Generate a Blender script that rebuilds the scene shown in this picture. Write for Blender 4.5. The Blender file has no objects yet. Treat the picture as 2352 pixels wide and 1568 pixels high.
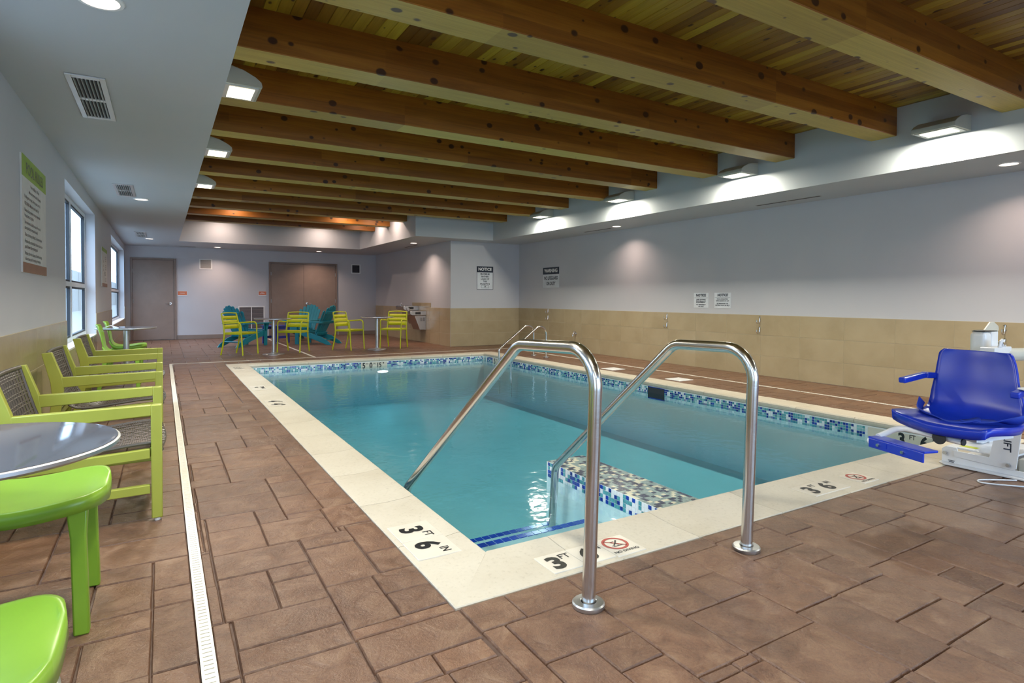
import bpy, bmesh, math, random
from mathutils import Vector, Matrix
PI = math.pi
SC = bpy.context.scene
COL = SC.collection

# ------------------------------------------------------------------ camera
cam = bpy.data.cameras.new('camera'); camo = bpy.data.objects.new('camera', cam); COL.objects.link(camo)
cam.sensor_width = 36.0; cam.sensor_fit = 'HORIZONTAL'
cam.lens = 1353.06 / 2352 * 36.0
cam.shift_y = -(784 - 712.91) / 2352
cam.clip_start = 0.05; cam.clip_end = 200
R3 = Vector((0.85991066, -0.51043239, 0.00352656)); U3 = Vector((0.00745751, 0.01947092, 0.99978261)); F3 = Vector((0.51039009, 0.85969742, -0.02054981))
camo.matrix_world = Matrix(((R3.x, U3.x, -F3.x, 0), (R3.y, U3.y, -F3.y, 0), (R3.z, U3.z, -F3.z, 1.15), (0, 0, 0, 1)))
SC.camera = camo
SC.view_settings.view_transform = 'Standard'; SC.view_settings.look = 'None'
SC.view_settings.gamma = 1.0; SC.view_settings.use_curve_mapping = False
SC.view_settings.exposure = 0.08
SC.cycles.max_bounces = 10; SC.cycles.diffuse_bounces = 5; SC.cycles.glossy_bounces = 5
SC.cycles.transparent_max_bounces = 16; SC.cycles.sample_clamp_indirect = 4.0
SC.cycles.caustics_reflective = False; SC.cycles.caustics_refractive = False

# ------------------------------------------------------------------ world: overcast sky
W = bpy.data.worlds.new('overcast_sky'); SC.world = W; W.use_nodes = True
bg = W.node_tree.nodes['Background']; bg.inputs[0].default_value = (0.62, 0.78, 1.0, 1); bg.inputs[1].default_value = 11.0

WALLPACK_W = 46.0
DOWNLIGHT_W = 15.0

# ------------------------------------------------------------------ material helpers
MATS = {}
class NT:
    def __init__(s, name, rough=0.5, metal=0.0, col=(0.8, 0.8, 0.8), spec=0.5):
        m = bpy.data.materials.new(name); m.use_nodes = True; s.m = m; s.t = m.node_tree; s.b = s.t.nodes['Principled BSDF']
        s.b.inputs['Base Color'].default_value = (*col, 1); s.b.inputs['Roughness'].default_value = rough
        s.b.inputs['Metallic'].default_value = metal; s.b.inputs['Specular IOR Level'].default_value = spec
        m.diffuse_color = (*col, 1)
        MATS[name] = m
    def n(s, typ, **kw):
        nd = s.t.nodes.new(typ)
        for k, v in kw.items():
            if k.startswith('_'): setattr(nd, k[1:], v)
            else: nd.inputs[k.replace('__', ' ')].default_value = v
        return nd
    def l(s, a, b): s.t.links.new(a, b)
    def coord(s, scale=(1, 1, 1), kind='Object', rnd=0.0):
        tc = s.n('ShaderNodeTexCoord'); mp = s.n('ShaderNodeMapping'); mp.inputs['Scale'].default_value = scale
        s.l(tc.outputs[kind], mp.inputs[0])
        if rnd:
            oi = s.n('ShaderNodeObjectInfo'); mu = s.n('ShaderNodeVectorMath', _operation='SCALE')
            cv = s.n('ShaderNodeCombineXYZ'); s.l(oi.outputs['Random'], cv.inputs[0]); s.l(oi.outputs['Random'], cv.inputs[1]); s.l(oi.outputs['Random'], cv.inputs[2])
            s.l(cv.outputs[0], mu.inputs[0]); mu.inputs['Scale'].default_value = rnd; s.l(mu.outputs[0], mp.inputs['Location'])
        return mp.outputs[0]
    def noise(s, vec, scale=5, detail=4, rough=0.5, dist=0.0):
        nd = s.n('ShaderNodeTexNoise', Scale=scale, Detail=detail, Roughness=rough, Distortion=dist); s.l(vec, nd.inputs['Vector']); return nd.outputs[0]
    def ramp(s, fac, stops):
        r = s.n('ShaderNodeValToRGB'); e = r.color_ramp.elements
        while len(e) < len(stops): e.new(0.5)
        for i, (p, c) in enumerate(stops):
            e[i].position = p; e[i].color = (*c, 1) if len(c) == 3 else c
        s.l(fac, r.inputs[0]); return r.outputs[0]
    def mix(s, fac, a, b, mode='MIX'):
        m = s.n('ShaderNodeMix', _data_type='RGBA', _blend_type=mode)
        for i, v in ((0, fac), (6, a), (7, b)):
            if hasattr(v, 'is_output'): s.l(v, m.inputs[i])
            else: m.inputs[i].default_value = v if i == 0 else (*v, 1)
        return m.outputs[2]
    def color(s, c): s.l(c, s.b.inputs['Base Color'])
    def bump(s, h, strength=0.3, dist=0.01):
        b = s.n('ShaderNodeBump', Strength=strength, Distance=dist); s.l(h, b.inputs['Height']); s.l(b.outputs[0], s.b.inputs['Normal'])
    def roughness(s, f, lo, hi):
        mr = s.n('ShaderNodeMapRange'); mr.inputs[3].default_value = lo; mr.inputs[4].default_value = hi; s.l(f, mr.inputs[0]); s.l(mr.outputs[0], s.b.inputs['Roughness'])

def plain(name, col, rough=0.5, metal=0.0, spec=0.5, var=0.06, scale=6):
    k = NT(name, rough, metal, col, spec)
    v = k.coord(); f = k.noise(v, scale, 3)
    k.color(k.ramp(f, [(0.3, tuple(c * (1 - var) for c in col)), (0.7, tuple(min(1, c * (1 + var)) for c in col))]))
    return k.m

# painted drywall
k = NT('wall_paint', 0.42, col=(0.72, 0.72, 0.75), spec=0.35)
v = k.coord(); k.color(k.ramp(k.noise(v, 1.3, 3), [(0.3, (0.535, 0.54, 0.585)), (0.7, (0.57, 0.57, 0.605))]))
k.bump(k.noise(v, 160, 3), 0.12, 0.002)
k = NT('soffit_paint', 0.5, col=(0.68, 0.70, 0.74), spec=0.3)
v = k.coord(); k.color(k.ramp(k.noise(v, 1.0, 3), [(0.3, (0.50, 0.54, 0.58)), (0.7, (0.54, 0.56, 0.59))])); k.bump(k.noise(v, 160, 3), 0.1, 0.002)
# wall tile
k = NT('beige_tile', 0.16, col=(0.43, 0.35, 0.22), spec=0.5)
v = k.coord(rnd=20); f = k.noise(v, 2.2, 5, 0.6, 0.4); f2 = k.noise(v, 40, 3)
c = k.ramp(f, [(0.25, (0.385, 0.305, 0.185)), (0.55, (0.44, 0.355, 0.225)), (0.8, (0.47, 0.385, 0.25))])
k.color(c); k.roughness(f2, 0.12, 0.24)
plain('tile_grout', (0.50, 0.43, 0.30), 0.8)
plain('white_grout', (0.75, 0.77, 0.76), 0.7)
# stamped concrete stone
k = NT('stamped_concrete', 0.4, col=(0.26, 0.13, 0.08), spec=0.5)
v = k.coord(rnd=30); a = k.noise(v, 1.6, 6, 0.6, 0.5); b = k.noise(v, 9, 8, 0.65, 0.8); g = k.noise(v, 90, 4, 0.7)
base = k.ramp(a, [(0.28, (0.12, 0.055, 0.033)), (0.45, (0.19, 0.092, 0.054)), (0.6, (0.235, 0.125, 0.074)), (0.78, (0.31, 0.185, 0.115))])
base = k.mix(0.6, base, k.ramp(b, [(0.32, (0.09, 0.042, 0.028)), (0.5, (0.20, 0.10, 0.060)), (0.68, (0.37, 0.235, 0.15))]))
oi = k.n('ShaderNodeObjectInfo'); tint = k.ramp(oi.outputs['Random'], [(0.0, (0.64, 0.60, 0.58)), (0.5, (0.80, 0.77, 0.74)), (1.0, (0.94, 0.87, 0.79))])
base = k.mix(1.0, base, tint, 'MULTIPLY'); base = k.mix(0.28, base, k.ramp(g, [(0.35, (0.09, 0.05, 0.035)), (0.5, (0.20, 0.112, 0.070)), (0.7, (0.30, 0.20, 0.14))])); k.color(base)
wv = k.n('ShaderNodeTexWave', Scale=0.9, Distortion=14.0, Detail=4.0); k.l(v, wv.inputs[0])
vo = k.n('ShaderNodeTexVoronoi', _feature='F1', Scale=4.5); k.l(k.mix(0.35, v, k.n('ShaderNodeTexNoise', Scale=3.0).outputs[1]), vo.inputs['Vector'])
hh = k.mix(0.25, b, wv.outputs[0]); hh = k.mix(0.18, hh, g); k.bump(hh, 0.9, 0.02); k.roughness(b, 0.18, 0.5)
k = NT('joint_mortar', 0.75, col=(0.075, 0.045, 0.035)); v = k.coord(); k.color(k.ramp(k.noise(v, 14, 5), [(0.35, (0.085, 0.048, 0.036)), (0.6, (0.13, 0.08, 0.062)), (0.8, (0.24, 0.19, 0.17))])); k.bump(k.noise(v, 60, 4), 0.5, 0.005)
# coping
k = NT('coping_concrete', 0.5, col=(0.70, 0.62, 0.49)); v = k.coord(rnd=9)
f = k.noise(v, 2.0, 5, 0.6, 0.3); c = k.ramp(f, [(0.25, (0.47, 0.40, 0.30)), (0.5, (0.57, 0.50, 0.40)), (0.8, (0.65, 0.585, 0.48))])
sp = k.noise(v, 55, 3, 0.6); c = k.mix(0.35, c, k.ramp(sp, [(0.28, (0.34, 0.29, 0.22)), (0.42, (0.58, 0.52, 0.42)), (0.7, (0.63, 0.57, 0.47))]))
k.color(c); k.bump(k.noise(v, 110, 4), 0.2, 0.003)
plain('marker_ceramic', (0.68, 0.61, 0.51), 0.35)
plain('black_ink', (0.012, 0.012, 0.014), 0.4)
plain('pebble_black', (0.03, 0.028, 0.022), 0.55, scale=200, var=0.6)
plain('red_ink', (0.42, 0.06, 0.045), 0.45)
# timber
def timber(name, c0, c1, c2, knot=(0.045, 0.014, 0.004), axis='x', rnd=40, obj_tint=None, rough=0.42):
    k = NT(name, rough, col=c1, spec=0.4)
    sc = (0.5, 7, 7) if axis == 'x' else (7, 0.5, 7)
    v = k.coord(sc, rnd=rnd); f = k.noise(v, 2.2, 6, 0.6, 0.6)
    c = k.ramp(f, [(0.25, c0), (0.5, c1), (0.8, c2)])
    fine = k.noise(k.coord((1.2, 60, 60) if axis == 'x' else (60, 1.2, 60), rnd=rnd), 1.5, 4, 0.6)
    c = k.mix(0.35, c, k.ramp(fine, [(0.35, tuple(q * 0.7 for q in c1)), (0.65, tuple(min(1, q * 1.25) for q in c1))]))
    # wide laminations with their own tone
    tc = k.n('ShaderNodeTexCoord'); sx = k.n('ShaderNodeSeparateXYZ'); k.l(tc.outputs['Object'], sx.inputs[0])
    if axis == 'x':
        wn = k.n('ShaderNodeTexWhiteNoise', _noise_dimensions='3D')
        cm = k.n('ShaderNodeCombineXYZ'); oi = k.n('ShaderNodeObjectInfo')
        m1 = k.n('ShaderNodeMath', _operation='MULTIPLY'); m1.inputs[1].default_value = 10.2; k.l(sx.outputs[2], m1.inputs[0])
        m2 = k.n('ShaderNodeMath', _operation='FLOOR'); k.l(m1.outputs[0], m2.inputs[0])
        m3 = k.n('ShaderNodeMath', _operation='MULTIPLY_ADD'); m3.inputs[1].default_value = 0.36; k.l(sx.outputs[0], m3.inputs[0]); k.l(oi.outputs['Random'], m3.inputs[2])
        m4 = k.n('ShaderNodeMath', _operation='FLOOR'); k.l(m3.outputs[0], m4.inputs[0])
        k.l(m4.outputs[0], cm.inputs[0]); k.l(m2.outputs[0], cm.inputs[1]); k.l(oi.outputs['Random'], cm.inputs[2]); k.l(cm.outputs[0], wn.inputs['Vector'])
        c = k.mix(1.0, c, k.ramp(wn.outputs[0], [(0, (0.74, 0.68, 0.62)), (0.5, (1, 1, 1)), (1, (1.12, 1.16, 1.2))]), 'MULTIPLY')
    if obj_tint:
        oi2 = k.n('ShaderNodeObjectInfo'); c = k.mix(1.0, c, k.ramp(oi2.outputs['Random'], obj_tint), 'MULTIPLY')
    vo = k.n('ShaderNodeTexVoronoi', _feature='F1', Scale=1.0); k.l(k.coord((6.5, 8.5, 8.5) if axis == 'x' else (12, 7.0, 12), rnd=rnd * 1.7), vo.inputs['Vector'])
    sel = k.n('ShaderNodeSeparateColor'); k.l(vo.outputs['Color'], sel.inputs[0])
    ra = k.n('ShaderNodeMapRange'); ra.inputs[1].default_value = 0.15; ra.inputs[2].default_value = 1.0; ra.inputs[3].default_value = 0.0; ra.inputs[4].default_value = 0.31; k.l(sel.outputs[0], ra.inputs[0])
    df = k.n('ShaderNodeMath', _operation='SUBTRACT'); k.l(ra.outputs[0], df.inputs[0]); k.l(vo.outputs['Distance'], df.inputs[1])
    ml = k.n('ShaderNodeMath', _operation='MULTIPLY', _use_clamp=True); ml.inputs[1].default_value = 14; k.l(df.outputs[0], ml.inputs[0])
    k.color(k.mix(ml.outputs[0], c, knot)); k.bump(fine, 0.15, 0.003)
    return k.m
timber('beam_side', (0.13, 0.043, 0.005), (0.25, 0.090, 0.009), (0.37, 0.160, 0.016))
timber('beam_underside_lit', (0.36, 0.245, 0.045), (0.44, 0.315, 0.065), (0.50, 0.375, 0.09), knot=(0.09, 0.05, 0.028))  # same timber made paler below: light from the pool put into the colour
timber('deck_board', (0.22, 0.125, 0.012), (0.32, 0.205, 0.022), (0.42, 0.30, 0.045), axis='y', obj_tint=[(0, (0.42, 0.27, 0.2)), (0.35, (0.8, 0.66, 0.5)), (0.7, (1, 0.98, 0.85)), (1, (1.3, 1.45, 1.2))])
# metals
def metal(name, col, rough, aniso=True):
    k = NT(name, rough, 1.0, col); v = k.coord((3, 3, 90)); k.roughness(k.noise(v, 3, 3), rough * 0.7, rough * 1.4); return k.m
metal('stainless', (0.62, 0.60, 0.58), 0.2)
metal('brushed_steel', (0.55, 0.56, 0.58), 0.33)
metal('chrome', (0.78, 0.78, 0.80), 0.12)
metal('aluminium', (0.72, 0.73, 0.75), 0.38)
plain('table_laminate', (0.36, 0.37, 0.43), 0.08, 0.75, var=0.02)
plain('armchair_green', (0.36, 0.38, 0.06), 0.33, 0.1)
plain('lime_plastic', (0.20, 0.36, 0.028), 0.34)
plain('lime_metal', (0.52, 0.55, 0.012), 0.35)
plain('teal_lumber', (0.008, 0.22, 0.30), 0.5)
plain('navy_lumber', (0.035, 0.05, 0.30), 0.45)
plain('resin_strand', (0.085, 0.068, 0.055), 0.38)
plain('lift_blue', (0.008, 0.035, 0.46), 0.28, spec=0.5)
plain('strap_blue', (0.012, 0.045, 0.40), 0.7)
plain('lift_white', (0.78, 0.78, 0.80), 0.3)
plain('lift_beige', (0.55, 0.53, 0.46), 0.4)
plain('warning_yellow', (0.55, 0.60, 0.03), 0.5)
plain('rubber_black', (0.02, 0.02, 0.022), 0.6)
plain('white_plastic', (0.8, 0.8, 0.8), 0.4)
plain('door_taupe', (0.26, 0.185, 0.15), 0.45)
plain('frame_taupe', (0.23, 0.165, 0.135), 0.45)
plain('base_taupe', (0.26, 0.20, 0.17), 0.5)
plain('window_frame_white', (0.70, 0.74, 0.80), 0.35)
plain('gasket', (0.03, 0.035, 0.045), 0.5)
plain('grille_grey', (0.42, 0.40, 0.38), 0.5)
plain('grille_dark', (0.10, 0.085, 0.10), 0.6)
plain('duct_dark', (0.035, 0.037, 0.045), 0.8)
plain('room_sign_orange', (0.62, 0.16, 0.06), 0.4)
plain('sign_white', (0.72, 0.75, 0.80), 0.4)
plain('sign_navy', (0.012, 0.02, 0.04), 0.4)
plain('poster_green', (0.28, 0.42, 0.03), 0.45)
plain('poster_paper', (0.72, 0.70, 0.68), 0.45)
plain('poster_brown', (0.30, 0.15, 0.09), 0.45)
plain('poster_text', (0.14, 0.12, 0.12), 0.5)
plain('sign_text_white', (0.85, 0.85, 0.85), 0.4)
plain('drain_white', (0.74, 0.69, 0.60), 0.45)
plain('slot_dark', (0.03, 0.025, 0.02), 0.8)
plain('pack_housing', (0.42, 0.43, 0.38), 0.4)
plain('pool_plaster', (0.40, 0.52, 0.56), 0.6, var=0.05, scale=2)
plain('band_plaster', (0.72, 0.80, 0.78), 0.4)
plain('mosaic_navy', (0.012, 0.045, 0.30), 0.1, var=0.5, scale=30)
plain('mosaic_teal', (0.10, 0.34, 0.38), 0.1, var=0.3, scale=30)
plain('mosaic_light', (0.26, 0.50, 0.52), 0.1, var=0.25, scale=30)
plain('mosaic_white', (0.80, 0.82, 0.84), 0.1)
plain('mosaic_slate', (0.11, 0.12, 0.16), 0.15, var=0.3, scale=30)
plain('mosaic_cream', (0.80, 0.76, 0.58), 0.15)
plain('mosaic_sage', (0.34, 0.42, 0.40), 0.15, var=0.2, scale=30)
plain('step_blue', (0.004, 0.05, 0.42), 0.2)
plain('asphalt', (0.30, 0.29, 0.27), 0.9)
plain('stucco', (0.19, 0.185, 0.165), 0.9)
def emit(name, col, s):
    m = bpy.data.materials.new(name); m.use_nodes = True; t = m.node_tree; t.nodes.clear()
    e = t.nodes.new('ShaderNodeEmission'); e.inputs[0].default_value = (*col, 1); e.inputs[1].default_value = s
    o = t.nodes.new('ShaderNodeOutputMaterial'); t.links.new(e.outputs[0], o.inputs[0]); MATS[name] = m; m.diffuse_color = (*col, 1)
emit('led_panel', (1.0, 0.95, 0.62), 6.0)
emit('lamp_lens', (1.0, 0.80, 0.66), 6.0)
emit('pool_lamp_lens', (0.95, 1.0, 1.0), 9.0)
# glass
m = bpy.data.materials.new('window_glass'); m.use_nodes = True; t = m.node_tree; t.nodes.clear(); MATS['window_glass'] = m
o = t.nodes.new('ShaderNodeOutputMaterial'); tr = t.nodes.new('ShaderNodeBsdfTransparent'); tr.inputs[0].default_value = (0.78, 0.84, 0.87, 1)
gl = t.nodes.new('ShaderNodeBsdfGlossy'); gl.inputs['Roughness'].default_value = 0.02; fr = t.nodes.new('ShaderNodeFresnel'); fr.inputs[0].default_value = 1.45
mx = t.nodes.new('ShaderNodeMixShader'); ge = t.nodes.new('ShaderNodeNewGeometry'); sb = t.nodes.new('ShaderNodeMath'); sb.operation = 'SUBTRACT'; sb.inputs[0].default_value = 1.0; t.links.new(ge.outputs['Backfacing'], sb.inputs[1]); mu = t.nodes.new('ShaderNodeMath'); mu.operation = 'MULTIPLY'; t.links.new(sb.outputs[0], mu.inputs[0]); t.links.new(fr.outputs[0], mu.inputs[1]); t.links.new(mu.outputs[0], mx.inputs[0]); t.links.new(tr.outputs[0], mx.inputs[1]); t.links.new(gl.outputs[0], mx.inputs[2]); t.links.new(mx.outputs[0], o.inputs[0])
# water: clear film with fresnel reflection, absorbing body
m = bpy.data.materials.new('pool_water'); m.use_nodes = True; t = m.node_tree; t.nodes.clear(); MATS['pool_water'] = m
o = t.nodes.new('ShaderNodeOutputMaterial'); tr = t.nodes.new('ShaderNodeBsdfTransparent'); tr.inputs[0].default_value = (0.84, 0.97, 0.985, 1)
gl = t.nodes.new('ShaderNodeBsdfGlossy'); gl.inputs['Roughness'].default_value = 0.06; fr = t.nodes.new('ShaderNodeFresnel'); fr.inputs[0].default_value = 1.33
mx = t.nodes.new('ShaderNodeMixShader'); ge = t.nodes.new('ShaderNodeNewGeometry'); sb = t.nodes.new('ShaderNodeMath'); sb.operation = 'SUBTRACT'; sb.inputs[0].default_value = 1.0; t.links.new(ge.outputs['Backfacing'], sb.inputs[1]); mu = t.nodes.new('ShaderNodeMath'); mu.operation = 'MULTIPLY'; t.links.new(sb.outputs[0], mu.inputs[0]); t.links.new(fr.outputs[0], mu.inputs[1]); t.links.new(mu.outputs[0], mx.inputs[0]); t.links.new(tr.outputs[0], mx.inputs[1]); t.links.new(gl.outputs[0], mx.inputs[2]); t.links.new(mx.outputs[0], o.inputs[0])
tc = t.nodes.new('ShaderNodeTexCoord'); nz = t.nodes.new('ShaderNodeTexNoise'); nz.inputs['Scale'].default_value = 9.0; nz.inputs['Detail'].default_value = 2
t.links.new(tc.outputs['Object'], nz.inputs['Vector']); bp = t.nodes.new('ShaderNodeBump'); bp.inputs['Strength'].default_value = 0.16; bp.inputs['Distance'].default_value = 0.02
t.links.new(nz.outputs[0], bp.inputs['Height']); t.links.new(bp.outputs[0], gl.inputs['Normal'])
va = t.nodes.new('ShaderNodeVolumeAbsorption'); va.inputs[0].default_value = (0.10, 0.74, 0.84, 1); va.inputs[1].default_value = 0.34; t.links.new(va.outputs[0], o.inputs['Volume'])

# ------------------------------------------------------------------ mesh helpers
class MB:
    def __init__(s): s.v = []; s.f = []; s.mi = []; s.cur = 0
    def add(s, vs, fs):
        o = len(s.v); s.v += [tuple(p) for p in vs]
        for f in fs: s.f.append(tuple(i + o for i in f)); s.mi.append(s.cur)
    def box(s, x0, x1, y0, y1, z0, z1, skip=()):
        vs = [(x, y, z) for z in (z0, z1) for y in (y0, y1) for x in (x0, x1)]
        fs = {'b': (0, 2, 3, 1), 't': (4, 5, 7, 6), 'f': (0, 1, 5, 4), 'k': (2, 6, 7, 3), 'l': (0, 4, 6, 2), 'r': (1, 3, 7, 5)}
        s.add(vs, [f for kk, f in fs.items() if kk not in skip])
    def obox(s, c, size, M=None):
        hx, hy, hz = (q / 2 for q in size); n0 = len(s.v)
        s.box(-hx, hx, -hy, hy, -hz, hz)
        c = Vector(c)
        for i in range(n0, len(s.v)):
            p = Vector(s.v[i]); p = (M @ p if M else p) + c; s.v[i] = tuple(p)
    def bar(s, a, b, w, h, up=(0, 0, 1)):
        a, b = Vector(a), Vector(b); d = (b - a); L = d.length; d.normalize(); u = Vector(up)
        r = d.cross(u)
        if r.length < 1e-4: r = d.cross(Vector((0, 1, 0)))
        r.normalize(); u = r.cross(d)
        vs = []
        for p in (a, b):
            for sx, sz in ((-1, -1), (1, -1), (1, 1), (-1, 1)): vs.append(p + r * (w / 2 * sx) + u * (h / 2 * sz))
        s.add(vs, [(0, 1, 2, 3), (7, 6, 5, 4), (0, 4, 5, 1), (1, 5, 6, 2), (2, 6, 7, 3), (3, 7, 4, 0)])
    def tube(s, pts, r, n=12, cap=True, closed=False):
        pts = [Vector(p) for p in pts]; N = len(pts); rr = r if isinstance(r, (list, tuple)) else [r] * N
        tg = []
        for i in range(N):
            a = pts[(i - 1) % N] if (closed or i > 0) else pts[i]; b = pts[(i + 1) % N] if (closed or i < N - 1) else pts[i]
            tg.append((b - a).normalized())
        ref = Vector((0, 0, 1)) if abs(tg[0].z) < 0.9 else Vector((1, 0, 0)); u = tg[0].cross(ref).normalized()
        vs = []
        for i in range(N):
            u = (u - tg[i] * u.dot(tg[i])).normalized(); w = tg[i].cross(u)
            for j in range(n):
                a = 2 * PI * j / n; vs.append(pts[i] + (u * math.cos(a) + w * math.sin(a)) * rr[i])
        fs = []
        for i in range(N if closed else N - 1):
            for j in range(n):
                a, b = i * n + j, i * n + (j + 1) % n; c, d = ((i + 1) % N) * n + (j + 1) % n, ((i + 1) % N) * n + j
                fs.append((a, b, c, d))
        if cap and not closed: fs += [tuple(reversed(range(n))), tuple(range((N - 1) * n, N * n))]
        s.add(vs, fs)
    def lathe(s, prof, c=(0, 0, 0), n=32, cap=True):
        cx, cy, cz = c; vs = []
        for r, z in prof:
            for j in range(n): a = 2 * PI * j / n; vs.append((cx + r * math.cos(a), cy + r * math.sin(a), cz + z))
        fs = []
        for i in range(len(prof) - 1):
            for j in range(n): fs.append((i * n + j, i * n + (j + 1) % n, (i + 1) * n + (j + 1) % n, (i + 1) * n + j))
        if cap: fs += [tuple(reversed(range(n))), tuple(range((len(prof) - 1) * n, len(prof) * n))]
        s.add(vs, fs)
    def prism(s, poly, axis, a, b):
        # poly in the two other axes (in xyz order), extruded along axis from a to b
        def mk(p, q):
            if axis == 'x': return (q, p[0], p[1])
            if axis == 'y': return (p[0], q, p[1])
            return (p[0], p[1], q)
        n = len(poly); vs = [mk(p, a) for p in poly] + [mk(p, b) for p in poly]
        s.add(vs, [tuple(range(n)), tuple(reversed(range(n, 2 * n)))] + [(i, i + n, (i + 1) % n + n, (i + 1) % n) for i in range(n)])
    def grid(s, rows):
        m_, n_ = len(rows), len(rows[0]); vs = [p for r in rows for p in r]
        s.add(vs, [(i * n_ + j, i * n_ + j + 1, (i + 1) * n_ + j + 1, (i + 1) * n_ + j) for i in range(m_ - 1) for j in range(n_ - 1)])
    def build(s, name, mats, parent=None, bevel=0, smooth=False, seg=2, subsurf=0, solid=0, kind=None, fixn=True, angle=40):
        me = bpy.data.meshes.new(name); me.from_pydata(s.v, [], s.f); me.validate()
        mats = [mats] if isinstance(mats, str) else mats
        for q in mats: me.materials.append(MATS[q])
        if len(mats) > 1 and len(me.polygons) == len(s.mi): me.polygons.foreach_set('material_index', s.mi)
        if fixn:
            bm = bmesh.new(); bm.from_mesh(me); bmesh.ops.recalc_face_normals(bm, faces=bm.faces); bm.to_mesh(me); bm.free()
        if smooth:
            me.polygons.foreach_set('use_smooth', [True] * len(me.polygons)); me.set_sharp_from_angle(angle=math.radians(angle))
        o = bpy.data.objects.new(name, me); COL.objects.link(o)
        if parent: o.parent = parent
        if solid: md = o.modifiers.new('s', 'SOLIDIFY'); md.thickness = solid; md.offset = -1
        if bevel: md = o.modifiers.new('b', 'BEVEL'); md.width = bevel; md.segments = seg; md.limit_method = 'ANGLE'; md.angle_limit = math.radians(35); md.harden_normals = False
        if subsurf: md = o.modifiers.new('ss', 'SUBSURF'); md.levels = subsurf; md.render_levels = subsurf
        if kind: o['kind'] = kind
        return o
def empty(name, label, cat, loc=(0, 0, 0), rz=0, group=None):
    o = bpy.data.objects.new(name, None); o.empty_display_size = 0.1; COL.objects.link(o); o.location = loc; o.rotation_euler = (0, 0, rz)
    o['label'] = label; o['category'] = cat
    if group: o['group'] = group
    return o
def tag(o, label, cat, group=None):
    o['label'] = label; o['category'] = cat
    if group: o['group'] = group
    return o
def struct(o): o['kind'] = 'structure'; return o
def sempty(name):
    o = bpy.data.objects.new(name, None); COL.objects.link(o); o['kind'] = 'structure'; return o
def kids(o): return [c for c in bpy.data.objects if c.parent == o]
KIDS = {}
def copy_tree(src, loc, rz, label, group=None, name=None):
    def cp(o, par):
        c = o.copy(); COL.objects.link(c); c.parent = par
        for ch in KIDS.get(o.name, None) or KIDS.setdefault(o.name, kids(o)): cp(ch, c)
        return c
    c = cp(src, None); c.location = loc; c.rotation_euler = (0, 0, rz); c['label'] = label
    if group: c['group'] = group
    return c
def text(string, size, origin, right, up, mat, parent, name='lettering', bold=0.0, align='CENTER', sx=1.0, shear=0.0, space=1.0, off=0.0012, line=1.0):
    cu = bpy.data.curves.new('t', 'FONT'); cu.body = string; cu.size = size; cu.align_x = align; cu.align_y = 'CENTER'
    cu.offset = bold * size; cu.shear = shear; cu.space_character = space; cu.space_line = line; cu.resolution_u = 3; cu.fill_mode = 'FRONT'
    ob = bpy.data.objects.new('t', cu); COL.objects.link(ob)
    dg = bpy.context.evaluated_depsgraph_get(); me = bpy.data.meshes.new_from_object(ob.evaluated_get(dg))
    bpy.data.objects.remove(ob); bpy.data.curves.remove(cu)
    me.name = name; me.materials.clear(); me.materials.append(MATS[mat])
    right = Vector(right).normalized(); up = Vector(up).normalized(); nrm = right.cross(up); origin = Vector(origin)
    for v in me.vertices: v.co = origin + right * (v.co.x * sx) + up * v.co.y + nrm * off
    o = bpy.data.objects.new(name, me); COL.objects.link(o)
    if parent: o.parent = parent
    return o
rng = random.Random(7)

# ------------------------------------------------------------------ room dimensions
LX, RX, FY, NY = -0.83, 7.78, 18.44, -3.0
JX, JY = 5.88, 12.76
H = 2.508; DZ = 3.18; TX0, TX1, TX2, TFY, TJY = 0.357, 4.773, 6.706, 16.41, 12.18
TILE = 0.912
OX0, OX1, OY0, OY1 = 0.929, 6.124, 1.968, 11.207       # coping outer
IX0, IX1, IY0, IY1 = 1.262, 5.76, 2.345, 10.85         # coping inner
WZ = -0.135                                            # water level

# ---- lights (wall packs and downlights are built further down; their lamps come from these)
def area(loc, rot, sx, sy, w, col, spread=PI, name='lamp_light', parent=None):
    d = bpy.data.lights.new(name, 'AREA'); d.shape = 'RECTANGLE'; d.size = sx; d.size_y = sy; d.energy = w; d.color = col; d.spread = spread
    o = bpy.data.objects.new(name, d); COL.objects.link(o); o.location = loc; o.rotation_euler = rot
    if parent: o.parent = parent
    return o

# ================================================================== STRUCTURE
# ---- floor
fl = MB(); fz = -0.012
for x0, x1, y0, y1 in ((LX, OX0, NY, FY), (OX0, OX1, NY, OY0), (OX0, OX1, OY1, FY), (OX1, JX if False else RX, NY, JY)):
    if y1 == FY and x0 == OX0: x1 = JX
    fl.box(x0, x1, y0, y1, -0.15, fz)
fl.box(OX1 - 0.3, RX, NY, JY, -0.16, fz - 0.001)
floor = struct(fl.build('floor', 'joint_mortar'))
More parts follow.
